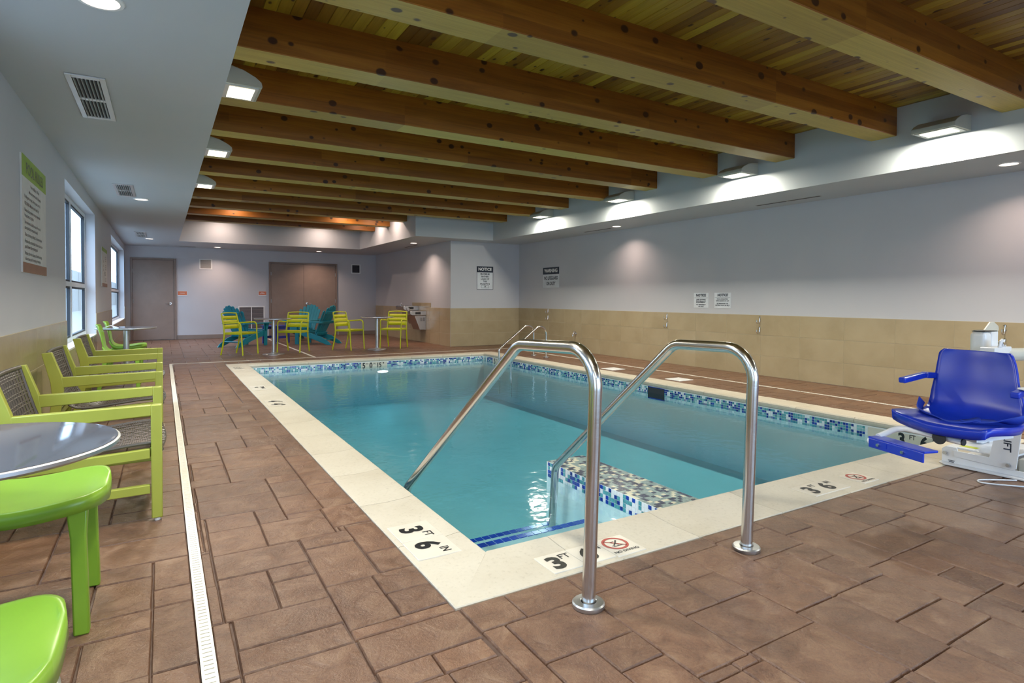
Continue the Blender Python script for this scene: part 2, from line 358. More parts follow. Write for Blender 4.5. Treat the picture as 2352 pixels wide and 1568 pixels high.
# stones
rects = []
UX, UY = 0.1975, 0.149
def tile_region(x0, x1, y0, y1, seed):
    r = random.Random(seed); nx = int(math.ceil((x1 - x0) / UX)); ny = int(math.ceil((y1 - y0) / UY)); occ = [[False] * nx for _ in range(ny)]
    sizes = [(2, 2)] * 4 + [(2, 1)] * 3 + [(1, 2)] * 3 + [(2, 3)] * 2 + [(1, 1)] * 2 + [(3, 2)] * 2 + [(3, 1)] * 2
    for j in range(ny):
        for i in range(nx):
            if occ[j][i]: continue
            opts = sizes[:]; r.shuffle(opts); opts += [(2, 1), (1, 2), (1, 1)]
            for w, h in opts:
                if i + w > nx or j + h > ny: continue
                if any(occ[j + b][i + a] for a in range(w) for b in range(h)): continue
                # avoid leaving one-unit slivers
                if i + w < nx and not occ[j][i + w] and (i + w + 1 >= nx or occ[j][i + w + 1]) and w < 4 and (w, h) != (1, 1) and r.random() < 0.8: continue
                for a in range(w):
                    for b in range(h): occ[j + b][i + a] = True
                rects.append((x0 + i * UX, min(x0 + (i + w) * UX, x1), y0 + j * UY, min(y0 + (j + h) * UY, y1))); break
tile_region(LX, RX, -0.6, JY, 3)
tile_region(LX, JX, JY, FY, 5)
def sub(rs, c):
    out = []
    for x0, x1, y0, y1 in rs:
        cx0, cx1, cy0, cy1 = max(x0, c[0]), min(x1, c[1]), max(y0, c[2]), min(y1, c[3])
        if cx0 >= cx1 or cy0 >= cy1: out.append((x0, x1, y0, y1)); continue
        if x0 < cx0: out.append((x0, cx0, y0, y1))
        if cx1 < x1: out.append((cx1, x1, y0, y1))
        if y0 < cy0: out.append((cx0, cx1, y0, cy0))
        if cy1 < y1: out.append((cx0, cx1, cy1, y1))
    return out
DW = 0.045
drains = [(0.094, 0.094 + DW, -0.6, 11.66), (0.094, 6.875, 11.66, 11.66 + DW), (6.83, 6.875, -0.6, 11.66), (2.51, 2.51 + DW, 11.705, 17.6)]
NEAR = [(0.94, 1.13, 1.78, 1.96), (1.13, 1.42, 1.78, 1.96), (1.42, 1.63, 1.79, 1.96), (1.63, 1.81, 1.85, 1.96), (1.81, 2.235, 1.86, 1.96), (2.235, 2.61, 1.88, 1.96), (0.94, 1.03, 1.24, 1.78), (1.03, 1.40, 1.52, 1.78),
        (1.40, 1.63, 1.63, 1.79), (1.63, 1.815, 1.50, 1.85), (1.815, 2.0, 1.68, 1.86), (1.815, 2.0, 1.50, 1.68), (2.0, 2.235, 1.31, 1.86), (1.21, 1.395, 1.37, 1.52), (1.395, 1.63, 1.23, 1.63), (1.03, 1.21, 1.20, 1.52), (1.21, 1.395, 1.10, 1.37),
        (1.63, 2.0, 1.24, 1.50), (2.235, 2.61, 1.67, 1.88), (2.61, 2.84, 1.77, 1.96), (2.84, 3.105, 1.61, 1.96), (2.605, 2.84, 1.375, 1.77), (3.105, 3.43, 1.79, 1.96), (3.105, 3.42, 1.61, 1.79), (2.84, 3.20, 1.38, 1.61), (3.20, 3.42, 1.43, 1.61),
        (2.43, 2.605, 1.52, 1.67), (2.43, 2.605, 1.31, 1.52), (2.235, 2.43, 1.31, 1.67), (1.645, 2.0, 0.92, 1.24), (2.0, 2.255, 0.92, 1.31), (2.255, 2.59, 1.09, 1.31), (2.255, 2.59, 0.93, 1.09), (2.59, 2.785, 1.02, 1.375), (2.785, 2.95, 1.19, 1.38), (2.785, 2.95, 1.02, 1.19), (2.95, 3.20, 0.98, 1.38), (3.20, 3.42, 1.02, 1.43),
        (0.18, 0.415, 2.90, 3.20), (0.18, 0.545, 2.65, 2.90), (0.18, 0.37, 2.29, 2.65), (0.37, 0.545, 2.515, 2.65), (0.37, 0.55, 2.29, 2.515), (0.415, 0.73, 2.91, 3.20), (0.55, 0.78, 2.77, 2.91), (0.55, 0.775, 2.375, 2.77), (0.78, 0.925, 2.385, 2.60), (0.78, 0.925, 2.60, 2.95),
        (0.55, 0.74, 2.02, 2.375), (0.74, 0.925, 2.20, 2.385), (0.74, 0.925, 2.02, 2.20), (0.55, 0.935, 1.95, 2.02), (0.20, 0.55, 2.08, 2.29), (0.20, 0.545, 1.94, 2.08), (0.139, 0.20, 1.94, 2.29), (0.55, 0.935, 1.75, 1.95), (0.20, 0.55, 1.70, 1.94), (0.139, 0.18, 2.29, 2.60), (0.139, 0.18, 2.60, 2.95)]
for q in NEAR: rects = sub(rects, q)
rects += NEAR
rects = sub(rects, (OX0 - 0.004, OX1 + 0.004, OY0 - 0.004, OY1 + 0.004))
for d in drains: rects = sub(rects, d)
rects = [q for q in rects if q[1] - q[0] > 0.014 and q[3] - q[2] > 0.014]
def area_px(q):
    cx, cy = (q[0] + q[1]) / 2, (q[2] + q[3]) / 2; d = Vector((cx, cy, -1.15)); z = d.dot(F3)
    if z < 0.4 or abs(d.dot(R3) / z) > 1.0: return 0
    px = 1176 + 1353 * d.dot(R3) / z; py = 712.9 - 1353 * d.dot(U3) / z
    if px < -80 or px > 2430 or py > 1640: return 0
    return (q[1] - q[0]) * (q[3] - q[2]) * 1.15 / z ** 3
rects.sort(key=area_px, reverse=True)
def stone(mb, q, loc=False):
    x0, x1, y0, y1 = q; g = 0.0022; e = 0.0045; cx, cy = ((x0 + x1) / 2, (y0 + y1) / 2) if loc else (0, 0)
    x0 += g; x1 -= g; y0 += g; y1 -= g; x0 -= cx; x1 -= cx; y0 -= cy; y1 -= cy
    def j(a=0.0022): return rng.uniform(-a, a)
    zt = rng.uniform(-0.0015, 0.0012); bot = [(x0 + j(), y0 + j(), -0.0115), (x1 + j(), y0 + j(), -0.0115), (x1 + j(), y1 + j(), -0.0115), (x0 + j(), y1 + j(), -0.0115)]
    mid = [(p[0] + (0.0015 if i in (0, 3) else -0.0015), p[1] + (0.0015 if i < 2 else -0.0015), -0.005) for i, p in enumerate(bot)]
    top = [(p[0] + (e if i in (0, 3) else -e), p[1] + (e if i < 2 else -e), zt + j(0.001)) for i, p in enumerate(bot)]
    mb.add(bot + mid + top, [(0, 1, 5, 4), (1, 2, 6, 5), (2, 3, 7, 6), (3, 0, 4, 7), (4, 5, 9, 8), (5, 6, 10, 9), (6, 7, 11, 10), (7, 4, 8, 11), (8, 9, 10, 11)])
    return (cx, cy, 0)
for q in rects[:298]:
    mb = MB(); c = stone(mb, q, True); o = mb.build('stone', 'stamped_concrete', floor, fixn=False); o.location = c
mb = MB()
for q in rects[298:]: stone(mb, q)
mb.build('stone', 'stamped_concrete', floor, kind='stuff', fixn=False)
# drains: channel, white rails and cross bars
def drain(q, pitch):
    x0, x1, y0, y1 = q; a = MB(); a.box(x0, x1, y0, y1, -0.0118, -0.006); ch = a.build('drain_channel', 'slot_dark', floor)
    b = MB(); vert = (y1 - y0) > (x1 - x0); w = 0.0085
    if vert:
        b.box(x0, x0 + w, y0, y1, -0.006, 0.0015); b.box(x1 - w, x1, y0, y1, -0.006, 0.0015); n = int((y1 - y0) / pitch)
        for i in range(n): b.box(x0 + w, x1 - w, y0 + i * pitch, y0 + i * pitch + pitch * 0.80, -0.006, 0.0012)
    else:
        b.box(x0, x1, y0, y0 + w, -0.006, 0.0015); b.box(x0, x1, y1 - w, y1, -0.006, 0.0015); n = int((x1 - x0) / pitch)
        for i in range(n): b.box(x0 + i * pitch, x0 + i * pitch + pitch * 0.80, y0 + w, y1 - w, -0.006, 0.0012)
    o = b.build('drain_grate', 'drain_white', floor, kind='stuff', fixn=False)
for i, d in enumerate(drains): drain(d, 0.025)

# ---- walls
def wall(name, boxes):
    b = MB()
    for q in boxes: b.box(*q)
    return struct(b.build(name, 'wall_paint'))
WIN = [(-2.2, 0.2), (1.0, 3.9), (7.36, 10.42), (13.53, 17.93)]; WB, WT = 0.615, 2.335; WO = LX - 0.165
ys = [NY] + [v for w in WIN for v in w] + [FY]
bx = [(WO, LX, NY, FY, -0.15, WB), (WO, LX, NY, FY, WT, H + 0.8)]
for a, b in ((NY, WIN[0][0]), (WIN[0][1], WIN[1][0]), (WIN[1][1], WIN[2][0]), (WIN[2][1], WIN[3][0]), (WIN[3][1], FY)): bx.append((WO, LX, a, b, WB, WT))
wl = wall('wall_left', bx)
wf = wall('wall_far', [(LX, JX, FY, FY + 0.2, -0.15, H + 0.8)])
wr = wall('wall_right', [(RX, RX + 0.2, NY, JY, -0.15, H + 0.8)])
wj = wall('wall_return', [(JX, RX + 0.2, JY, JY + 0.2, -0.15, H + 0.8)])
wa = wall('wall_alcove', [(JX, JX + 0.2, JY + 0.2, FY + 0.2, -0.15, H + 0.8)])
NW = (1.2, 6.4, 0.4, 2.35)
wn_ = wall('wall_near', [(WO, NW[0], NY - 0.2, NY, -0.15, H + 0.8), (NW[1], RX + 0.2, NY - 0.2, NY, -0.15, H + 0.8), (NW[0], NW[1], NY - 0.2, NY, -0.15, NW[2]), (NW[0], NW[1], NY - 0.2, NY, NW[3], H + 0.8)])
# wall tiles
def tiles(parent, plane, at, sgn, u_list, rows, skip=None, first=None):
    """plane 'x': wall at x=at facing sgn; u runs along y. plane 'y' likewise."""
    g = 0.0016; th = 0.008
    gb = MB()
    u0, u1 = u_list[0], u_list[-1]; z0, z1 = rows[0], rows[-1]
    for i in range(len(u_list) - 1):
        for j in range(len(rows) - 1):
            a, b, c, d = u_list[i], u_list[i + 1], rows[j], rows[j + 1]
            if skip and skip(a, b, c, d): continue
            lo, hi = (at, at + sgn * 0.006); lo, hi = min(lo, hi), max(lo, hi)
            if plane == 'x': gb.box(lo, hi, a, b, c, d)
            else: gb.box(a, b, lo, hi, c, d)
            w, h = b - a - 2 * g, d - c - 2 * g; mb = MB(); e = 0.0012
            y0, y1 = -w / 2, w / 2; q0, q1 = -h / 2, h / 2
            P = [(y0, q0, 0), (y1, q0, 0), (y1, q1, 0), (y0, q1, 0), (y0 + e, q0 + e, th), (y1 - e, q0 + e, th), (y1 - e, q1 - e, th), (y0 + e, q1 - e, th)]
            if plane == 'x': vs = [(sgn * p[2], p[0], p[1]) for p in P]
            else: vs = [(p[0], sgn * p[2], p[1]) for p in P]
            mb.add(vs, [(0, 1, 5, 4), (1, 2, 6, 5), (2, 3, 7, 6), (3, 0, 4, 7), (4, 5, 6, 7)])
            o = mb.build('tile', 'beige_tile', parent)
            o.location = (at, (a + b) / 2, (c + d) / 2) if plane == 'x' else ((a + b) / 2, at, (c + d) / 2)
    gb.build('grout', 'tile_grout', parent)
R3s = [0, 0.304, 0.608, TILE]
tiles(wr, 'x', RX, -1, [v for v in (3.83 + 0.6325 * i for i in range(-9, 15)) if v < JY - 0.1] + [JY], R3s)
tiles(wj, 'y', JY, -1, [JX, 6.494, 7.111, RX - 0.009], R3s)
ja = [JY + 0.008 + 0.62 * i for i in range(0, 10) if JY + 0.62 * i < FY - 0.2] + [FY]
tiles(wa, 'x', JX, -1, ja, R3s)
tiles(wa, 'x', JX, -1, [13.94, 14.59, 15.24], [TILE, 1.03])
lu = [NY + 0.62 * i for i in range(0, 40) if NY + 0.62 * i < FY - 0.05]
for w in WIN: lu += [w[0], w[1]]
lu = sorted(set(round(v, 3) for v in lu)); lu = [v for i, v in enumerate(lu) if i == 0 or v - lu[i - 1] > 0.09 or v in (-2.2, 0.2, 1.0, 3.9, 7.36, 10.42, 13.53, 17.93)] + [FY]
def inwin(a, b, c, d):
    m_ = (a + b) / 2; zc = (c + d) / 2
    return any(w[0] < m_ < w[1] for w in WIN) and zc > WB
tiles(wl, 'x', LX, 1, [v for v in lu if v >= -0.6 or v == FY], [0, 0.304, 0.608, TILE], skip=inwin)
# baseboards
def base(name, x0, x1):
    b = MB(); b.box(x0, x1, FY - 0.012, FY, 0, 0.115); struct(b.build(name, 'base_taupe', bevel=0.004))
base('baseboard_far_middle', 0.345, 2.62); base('baseboard_far_right', 4.70, JX)
# ---- ceiling: deck + boards + beams + soffits
b = MB(); b.box(LX, RX + 0.2, NY, FY, DZ + 0.022, DZ + 0.12); ceil = struct(b.build('ceiling', 'beam_side'))
bw = 0.0889; x = TX0; 
while x < TX2 - 0.01:
    x1 = min(x + bw, TX2); y1 = TFY if x1 <= TX1 + 0.02 else TJY; m_ = MB(); c = 0.004; w = x1 - x
    m_.prism([(0.0008, 0.02), (w - 0.0008, 0.02), (w - 0.0008, c), (w - c, 0), (c, 0), (0.0008, c)], 'y', 0, y1 - NY)
    o = m_.build('ceiling_board', 'deck_board', ceil); o.location = (x, NY, DZ); x = x1
for i in range(-5, 11):
    y0 = 3.322 + 1.172 * i; x1 = TX2 if y0 < TJY - 0.3 else TX1
    if y0 < NY: continue
    m_ = MB(); wd = 0.265; hh = DZ - 2.885; L = x1 - TX0; c = 0.006
    prof = [(0, hh), (wd, hh), (wd, c), (wd - c, 0), (c, 0), (0, c)]
    m_.prism(prof, 'x', 0, L)
    o = m_.build('beam', ['beam_side', 'beam_underside_lit'], ceil)
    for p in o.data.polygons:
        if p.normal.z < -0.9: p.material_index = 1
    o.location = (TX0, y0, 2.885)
for q in ((LX, TX0, NY, FY), (TX0, JX, TFY, FY), (TX1, JX, TJY, TFY), (JX, RX, TJY, JY), (TX2, RX, NY, TJY)):
    m_ = MB(); m_.box(*q, H, DZ + 0.02); m_.build('soffit', 'soffit_paint', ceil)

# ---- windows
def window(n, y0, y1, mulls):
    w = sempty('window_%d' % n); xo = LX - 0.165; xi = LX - 0.115; fw = 0.05
    f = MB()
    f.box(xo, xi, y0, y1, WB, WB + fw); f.box(xo, xi, y0, y1, WT - fw, WT); f.box(xo, xi, y0, y0 + fw, WB + fw, WT - fw); f.box(xo, xi, y1 - fw, y1, WB + fw, WT - fw)
    f.build('window_frame', 'window_frame_white', w, bevel=0.004)
    zt = 1.275; t_ = MB(); t_.box(xo, xi + 0.004, y0 + fw, y1 - fw, zt, zt + 0.055); t_.build('transom', 'window_frame_white', w, bevel=0.004)
    edges = [y0 + fw]
    for m0 in mulls:
        q = MB(); q.box(xo, xi + 0.002, m0 - 0.04, m0 + 0.04, WB + fw, WT - fw); q.build('mullion', 'window_frame_white', w, bevel=0.004); edges += [m0 - 0.04, m0 + 0.04]
    edges.append(y1 - fw)
    for i in range(0, len(edges), 2):
        for z0, z1 in ((WB + fw, zt), (zt + 0.055, WT - fw)):
            a, b_ = edges[i], edges[i + 1]; g = MB(); s_ = 0.022
            g.box(xo + 0.01, xi - 0.008, a, b_, z0, z0 + s_); g.box(xo + 0.01, xi - 0.008, a, b_, z1 - s_, z1); g.box(xo + 0.01, xi - 0.008, a, a + s_, z0 + s_, z1 - s_); g.box(xo + 0.01, xi - 0.008, b_ - s_, b_, z0 + s_, z1 - s_)
            g.build('gasket', 'gasket', w)
            p = MB(); p.box(xo + 0.02, xo + 0.026, a + s_, b_ - s_, z0 + s_, z1 - s_); p.build('pane', 'window_glass', w)
    s_ = MB(); s_.box(LX - 0.115, LX + 0.012, y0 - 0.0, y1, WB - 0.02, WB + 0.002); s_.build('window_sill', 'white_plastic', w, bevel=0.004)
    # portal of daylight at the opening
window(1, *WIN[2], [8.84])
window(2, *WIN[3], [15.2])
window(3, *WIN[1], [2.45])  # unseen window, added for bluish daylight in the foreground
window(4, *WIN[0], [-1.0])  # another unseen window added to let in more daylight
# daylight entering by the panes
for (y0, y1) in WIN:
    d = area((LX - 0.3, (y0 + y1) / 2, (WB + WT) / 2), (0, -PI / 2, 0), WT - WB, y1 - y0, 1.0, (1, 1, 1), name='sky_portal'); d.data.cycles.is_portal = True

w5 = sempty('window_5'); m_ = MB()  # unseen glazing added behind the camera to give blue fill light
for q in ((NW[0], NW[1], NW[2], NW[2] + 0.05), (NW[0], NW[1], NW[3] - 0.05, NW[3]), (NW[0], NW[0] + 0.05, NW[2], NW[3]), (NW[1] - 0.05, NW[1], NW[2], NW[3]), (2.9, 2.96, NW[2], NW[3]), (4.64, 4.70, NW[2], NW[3])): m_.box(q[0], q[1], NY - 0.14, NY - 0.08, q[2], q[3])
m_.build('window_frame', 'window_frame_white', w5)
for a, b in ((1.25, 2.9), (2.96, 4.64), (4.70, 6.35)): m_ = MB(); m_.box(a, b, NY - 0.113, NY - 0.107, NW[2] + 0.05, NW[3] - 0.05); m_.build('pane', 'window_glass', w5)
d = area(((NW[0] + NW[1]) / 2, NY - 0.22, (NW[2] + NW[3]) / 2), (PI / 2, 0, 0), NW[1] - NW[0], NW[3] - NW[2], 1.0, (1, 1, 1), name='sky_portal'); d.data.cycles.is_portal = True
# ---- doors
def leaf(par, x0, x1, z1, handle_x=None, hinge_x=None, hdir=-1):
    m_ = MB(); m_.box(x0, x1, FY - 0.03, FY - 0.004, 0.012, z1); lf = m_.build('door_leaf', 'door_taupe', par, bevel=0.003)
    if handle_x is not None:
        h = MB(); yy = FY - 0.03
        h.tube([(handle_x, yy, 0.98), (handle_x, yy - 0.012, 0.98)], 0.032, 18)
        h.tube([(handle_x, yy - 0.01, 0.98), (handle_x, yy - 0.05, 0.98), (handle_x + hdir * 0.012, yy - 0.06, 0.98), (handle_x + hdir * 0.12, yy - 0.058, 0.978)], [0.012, 0.012, 0.012, 0.008], 12)
        h.build('lever_handle', 'chrome', lf, smooth=True)
    if hinge_x is not None:
        for z in (0.3, 1.05, 1.85):
            h = MB(); h.tube([(hinge_x, FY - 0.036, z - 0.05), (hinge_x, FY - 0.036, z + 0.05)], 0.008, 8); h.build('hinge', 'brushed_steel', lf)
def frame(par, x0, x1, z1, w=0.05):
    m_ = MB(); y = FY - 0.045
    m_.box(x0, x0 + w, y, FY, 0, z1); m_.box(x1 - w, x1, y, FY, 0, z1); m_.box(x0 + w, x1 - w, y, FY, z1 - w, z1)
    m_.build('door_frame', 'frame_taupe', par, bevel=0.004)
d1 = sempty('door_1'); frame(d1, -0.72, 0.325, 2.195); leaf(d1, -0.668, 0.273, 2.142, 0.19, -0.66)
d2 = sempty('door_2'); frame(d2, 2.68, 4.65, 2.19); leaf(d2, 2.732, 3.661, 2.137, None, 2.74); leaf(d2, 3.667, 4.598, 2.137, 3.745, 4.59, 1)
m_ = MB(); m_.box(3.655, 3.673, FY - 0.036, FY - 0.03, 0.012, 2.137); m_.build('astragal', 'frame_taupe', d2)

# ---- outdoors beyond the windows
g = MB(); g.box(-14, WO, -20, 150, -0.3, -0.2); g.box(WO, 20, -20, NY - 0.2, -0.3, -0.2); struct(g.build('ground', 'asphalt'))
g = MB(); g.box(-7.2, -7.0, -6, 150, -0.2, 3.6)
for i in range(34): g.box(-7.0, -6.97, -4 + i * 4.4, -3.9 + i * 4.4, -0.2, 3.5)
struct(g.build('wall_neighbour', 'stucco'))

# ================================================================== POOL
pool = empty('swimming_pool', 'rectangular indoor swimming pool with cream coping and blue mosaic waterline', 'pool', (0, 0, 0))
PB = -0.86; px0, px1, py0, py1 = IX0 + 0.03, IX1, IY0 + 0.03, IY1
b = MB(); t_ = 0.12
b.box(px0 - t_, px1 + t_, py0 - t_, py1 + t_, PB - 0.1, PB)
b.box(px0 - t_, px0, py0, py1, PB, -0.045); b.box(px1, px1 + t_, py0, py1, PB, -0.045); b.box(px0 - t_, px1 + t_, py0 - t_, py0, PB, -0.045); b.box(px0 - t_, px1 + t_, py1, py1 + t_, PB, -0.045)
b.build('pool_basin', 'pool_plaster', pool)
# waterline mosaic on a white plaster band
MZ0, MZ1 = -0.165, -0.055; TP = 0.0267
def blob(r, n, m__):
    g_ = [[0] * n for _ in range(m__)]
    for j in range(m__):
        for i in range(n):
            q = r.random()
            g_[j][i] = 0 if q < 0.34 else (1 if q < 0.66 else (2 if q < 0.80 else 3))
    # 2x2 clusters
    for _ in range(n * m__ // 26 if m__ < 8 else 0):
        i, j, c = r.randrange(n - 1), r.randrange(m__), r.choice([0, 1, 2, 3, 3])
        for a in range(2):
            for b2 in range(2):
                if j + b2 < m__: g_[j + b2][i + a] = c
    return g_
MM = ['mosaic_navy', 'mosaic_teal', 'mosaic_light', 'mosaic_white']
def mosaic(plane, at, sgn, u0, u1, z1, rows, gaps=(), seed=1, mats=MM, name='mosaic_band', tp=TP, par=None, flat=False, v0=0):
    r = random.Random(seed); n = int((u1 - u0) / tp); G = blob(r, n, rows); mb = MB(); gp = tp * 0.07; th = 0.0025
    for i in range(n):
        a, b2 = u0 + i * tp + gp, u0 + (i + 1) * tp - gp
        if any(q[0] < (a + b2) / 2 < q[1] for q in gaps): continue
        for j in range(rows):
            c, d = z1 - (j + 1) * tp + gp, z1 - j * tp - gp; mb.cur = G[j][i]
            if plane == 'x': lo, hi = sorted((at, at + sgn * th)); mb.box(lo, hi, a, b2, c, d)
            elif plane == 'y': lo, hi = sorted((at, at + sgn * th)); mb.box(a, b2, lo, hi, c, d)
            else: mb.box(a, b2, c, d, at, at + th, skip=('b',))
    return mb.build(name, mats, par or pool, kind='stuff', fixn=False)
b = MB(); e = 0.004
b.box(px0, px0 + e, py0, py1, MZ0 - 0.03, -0.046); b.box(px1 - e, px1, py0, py1, MZ0 - 0.03, -0.046); b.box(px0, px1, py0, py0 + e, MZ0 - 0.03, -0.046); b.box(px0, px1, py1 - e, py1, MZ0 - 0.03, -0.046)
b.build('waterline_band', 'white_grout', pool)
mk_far = (3.17, 3.67); mk_r1 = (9.87, 10.45); mk_r2 = (2.38, 3.06); skim = (5.70, 6.01)
mosaic('y', py1 - e, -1, px0 + 0.01, px1 - 0.01, MZ1, 4, [mk_far], 11)
mosaic('x', px1 - e, -1, py0 + 0.02, py1 - 0.02, MZ1, 4, [mk_r1, mk_r2, skim], 12)
mosaic('x', px0 + e, 1, py0 + 0.02, py1 - 0.02, MZ1, 4, [], 13)
mosaic('y', py0 + e, 1, px0 + 0.01, px1 - 0.01, MZ1, 4, [], 14)
# depth markers on the pool wall
def wall_marker(plane, at, u0, u1, items, h=0.115):
    b = MB(); z0, z1 = -0.175, -0.058
    if plane == 'y':
        b.box(u0, u1, at - 0.006, at, z0, z1); o = b.build('depth_marker', 'marker_ceramic', pool); right = (1, 0, 0); at2 = at - 0.006
        P = lambda u, z: (u, at2, z)
    else:
        b.box(at - 0.006, at, u0, u1, z0, z1); o = b.build('depth_marker', 'marker_ceramic', pool); right = (0, -1, 0); at2 = at - 0.006
        P = lambda u, z: (at2, u, z)
    for s_, u, z, sz, bold in items: text(s_, sz, P(u, z), right, (0, 0, 1), 'black_ink', o, bold=bold, sx=0.85)
    return o
zc = -0.117
wall_marker('y', py1 - e, *mk_far, [('5', 3.225, zc, 0.135, 0.035), ('FT', 3.287, zc + 0.03, 0.05, 0.01), ('0', 3.36, zc, 0.135, 0.035), ('IN', 3.428, zc + 0.03, 0.05, 0.01), ('15', 3.515, zc, 0.115, 0.03), ('M', 3.60, zc + 0.035, 0.045, 0.01)])
wall_marker('x', px1 - e, *mk_r1, [('5', 10.36, zc, 0.135, 0.035), ('FT', 10.28, zc + 0.03, 0.05, 0.01), ('0', 10.19, zc, 0.135, 0.035), ('IN', 10.11, zc + 0.03, 0.05, 0.01), ('15', 10.0, zc, 0.115, 0.03)])
wall_marker('x', px1 - e, *mk_r2, [('3', 2.765, zc, 0.15, 0.04), ('FT', 2.675, zc + 0.035, 0.06, 0.01), ('6', 2.58, zc, 0.15, 0.04), ('IN', 2.49, zc + 0.035, 0.06, 0.01)])
# skimmer mouth: flat dark plate in place of the recess and its shade
b = MB(); b.box(px1 - 0.0085, px1 + 0.02, skim[0], skim[1], -0.2, -0.06); b.build('skimmer_mouth_shade', 'duct_dark', pool)
b = MB(); b.box(px1 - 0.010, px1 - 0.001, skim[0], skim[1], -0.215, -0.2); b.box(px1 - 0.010, px1 - 0.001, skim[0], skim[1], -0.06, -0.05); b.build('skimmer_lip', 'mosaic_navy', pool)
# underwater lamp
b = MB(); 
def oval(m, y0, y1, rx, rz, zc, n=28):
    vs = [(3.59 + rx * math.cos(2 * PI * k_ / n), y, zc + rz * math.sin(2 * PI * k_ / n)) for y in (y0, y1) for k_ in range(n)]
    m.add(vs, [tuple(range(n)), tuple(reversed(range(n, 2 * n)))] + [(k_, (k_ + 1) % n, n + (k_ + 1) % n, n + k_) for k_ in range(n)])
oval(b, py1 - 0.004, py1 - 0.012, 0.115, 0.032, -0.245); lp = b.build('pool_lamp', 'chrome', pool)
b = MB(); oval(b, py1 - 0.0115, py1 - 0.016, 0.103, 0.024, -0.245); b.build('lens', 'pool_lamp_lens', lp)
area((3.59, py1 - 0.03, -0.245), (-PI / 2, 0, 0), 0.18, 0.05, 5.0, (0.85, 0.97, 1.0), name='pool_light', parent=None)
# steps
BX0, BX1, BY1 = 2.415, 2.745, 3.56
st = MB(); st.box(px0, BX0, py0, 3.02, PB, -0.28); st.box(px0, BX0, 3.02, 3.47, PB, -0.45); st.box(px0, BX0, 3.47, 3.85, PB, -0.68); st.build('entry_steps', 'pool_plaster', pool, bevel=0.01)
for yy, zz in ((3.02, -0.28), (3.47, -0.45)):
    n = int((BX0 - px0) / 0.053)
    for i in range(n):
        b = MB(); b.box(0, 0.047, 0, 0.05, 0, 0.003); o = b.build('nosing_tile', 'step_blue', pool); o.location = (px0 + 0.004 + i * 0.053, yy - 0.052, zz)
# tiled bench wall
BZ = -0.042
b = MB(); b.box(BX0, BX1, py0, BY1, PB, BZ); b.build('tiled_ledge', 'white_grout', pool)
TT = ['mosaic_slate', 'mosaic_sage', 'mosaic_sage', 'mosaic_cream']
mosaic('z', BZ, 1, BX0, BX1 + 0.001, BY1, int((BY1 - py0) / 0.0272), [], 21, TT, 'ledge_top_mosaic', 0.0272)
FF = ['mosaic_navy', 'mosaic_teal', 'mosaic_white', 'mosaic_white']
mosaic('x', BX0, -1, py0, BY1, BZ, 4, [], 22, FF, 'ledge_side_mosaic', 0.0272)
mosaic('y', BY1, 1, BX0, BX1 + 0.001, BZ, 4, [], 23, FF, 'ledge_end_mosaic', 0.0272)
mosaic('x', BX1, 1, py0, BY1, BZ, 4, [], 24, FF, 'ledge_back_mosaic', 0.0272)
# coping stones with raised rounded nose
def coping_run(axis, a0, a1, outer, inner, miter0=1, miter1=1):
    w = abs(inner - outer); sg = 1 if inner > outer else -1
    prof = [(0.0, -0.10), (0.0, -0.004), (0.004, 0.0), (0.45 * w, -0.002), (0.72 * w, 0.003), (w - 0.035, 0.010), (w - 0.018, 0.008), (w - 0.005, -0.004), (w, -0.022), (w - 0.006, -0.042), (w - 0.02, -0.05), (w - 0.06, -0.10)]
    L = a1 - a0; n = max(1, round((L) / 0.635)); cuts = [a0 + L * i / n for i in range(n + 1)]
    for i in range(n):
        s0, s1 = cuts[i] + (0.002 if i else 0), cuts[i + 1] - (0.002 if i < n - 1 else 0)
        m_ = MB(); rows = []
        for end in (0, 1):
            r_ = []
            for u, z in prof:
                off = u
                p = (s0 if end == 0 else s1)
                if i == 0 and end == 0: p = a0 + off * miter0 * OXK[axis]
                if i == n - 1 and end == 1: p = a1 - off * miter1 * OXK[axis]
                q = outer + sg * u
                r_.append((q, p, z) if axis == 'y' else (p, q, z))
            rows.append(r_)
        k_ = len(prof); m_.add(rows[0] + rows[1], [(j, j + 1, k_ + j + 1, k_ + j) for j in range(k_ - 1)] + [(k_ - 1, 0, k_, 2 * k_ - 1), tuple(range(k_)), tuple(reversed(range(k_, 2 * k_)))])
        m_.build('coping_stone', 'coping_concrete', pool, smooth=True, angle=30)
OXK = {'y': 1.0, 'x': 1.0}
coping_run('y', OY0, OY1, OX0, IX0, 1.1, 1.05); coping_run('y', OY0, OY1, OX1, IX1, 1.02, 0.97)
coping_run('x', OX0, OX1, OY0, IY0, 0.90, 0.96); coping_run('x', OX0, OX1, OY1, IY1, 0.93, 1.02)
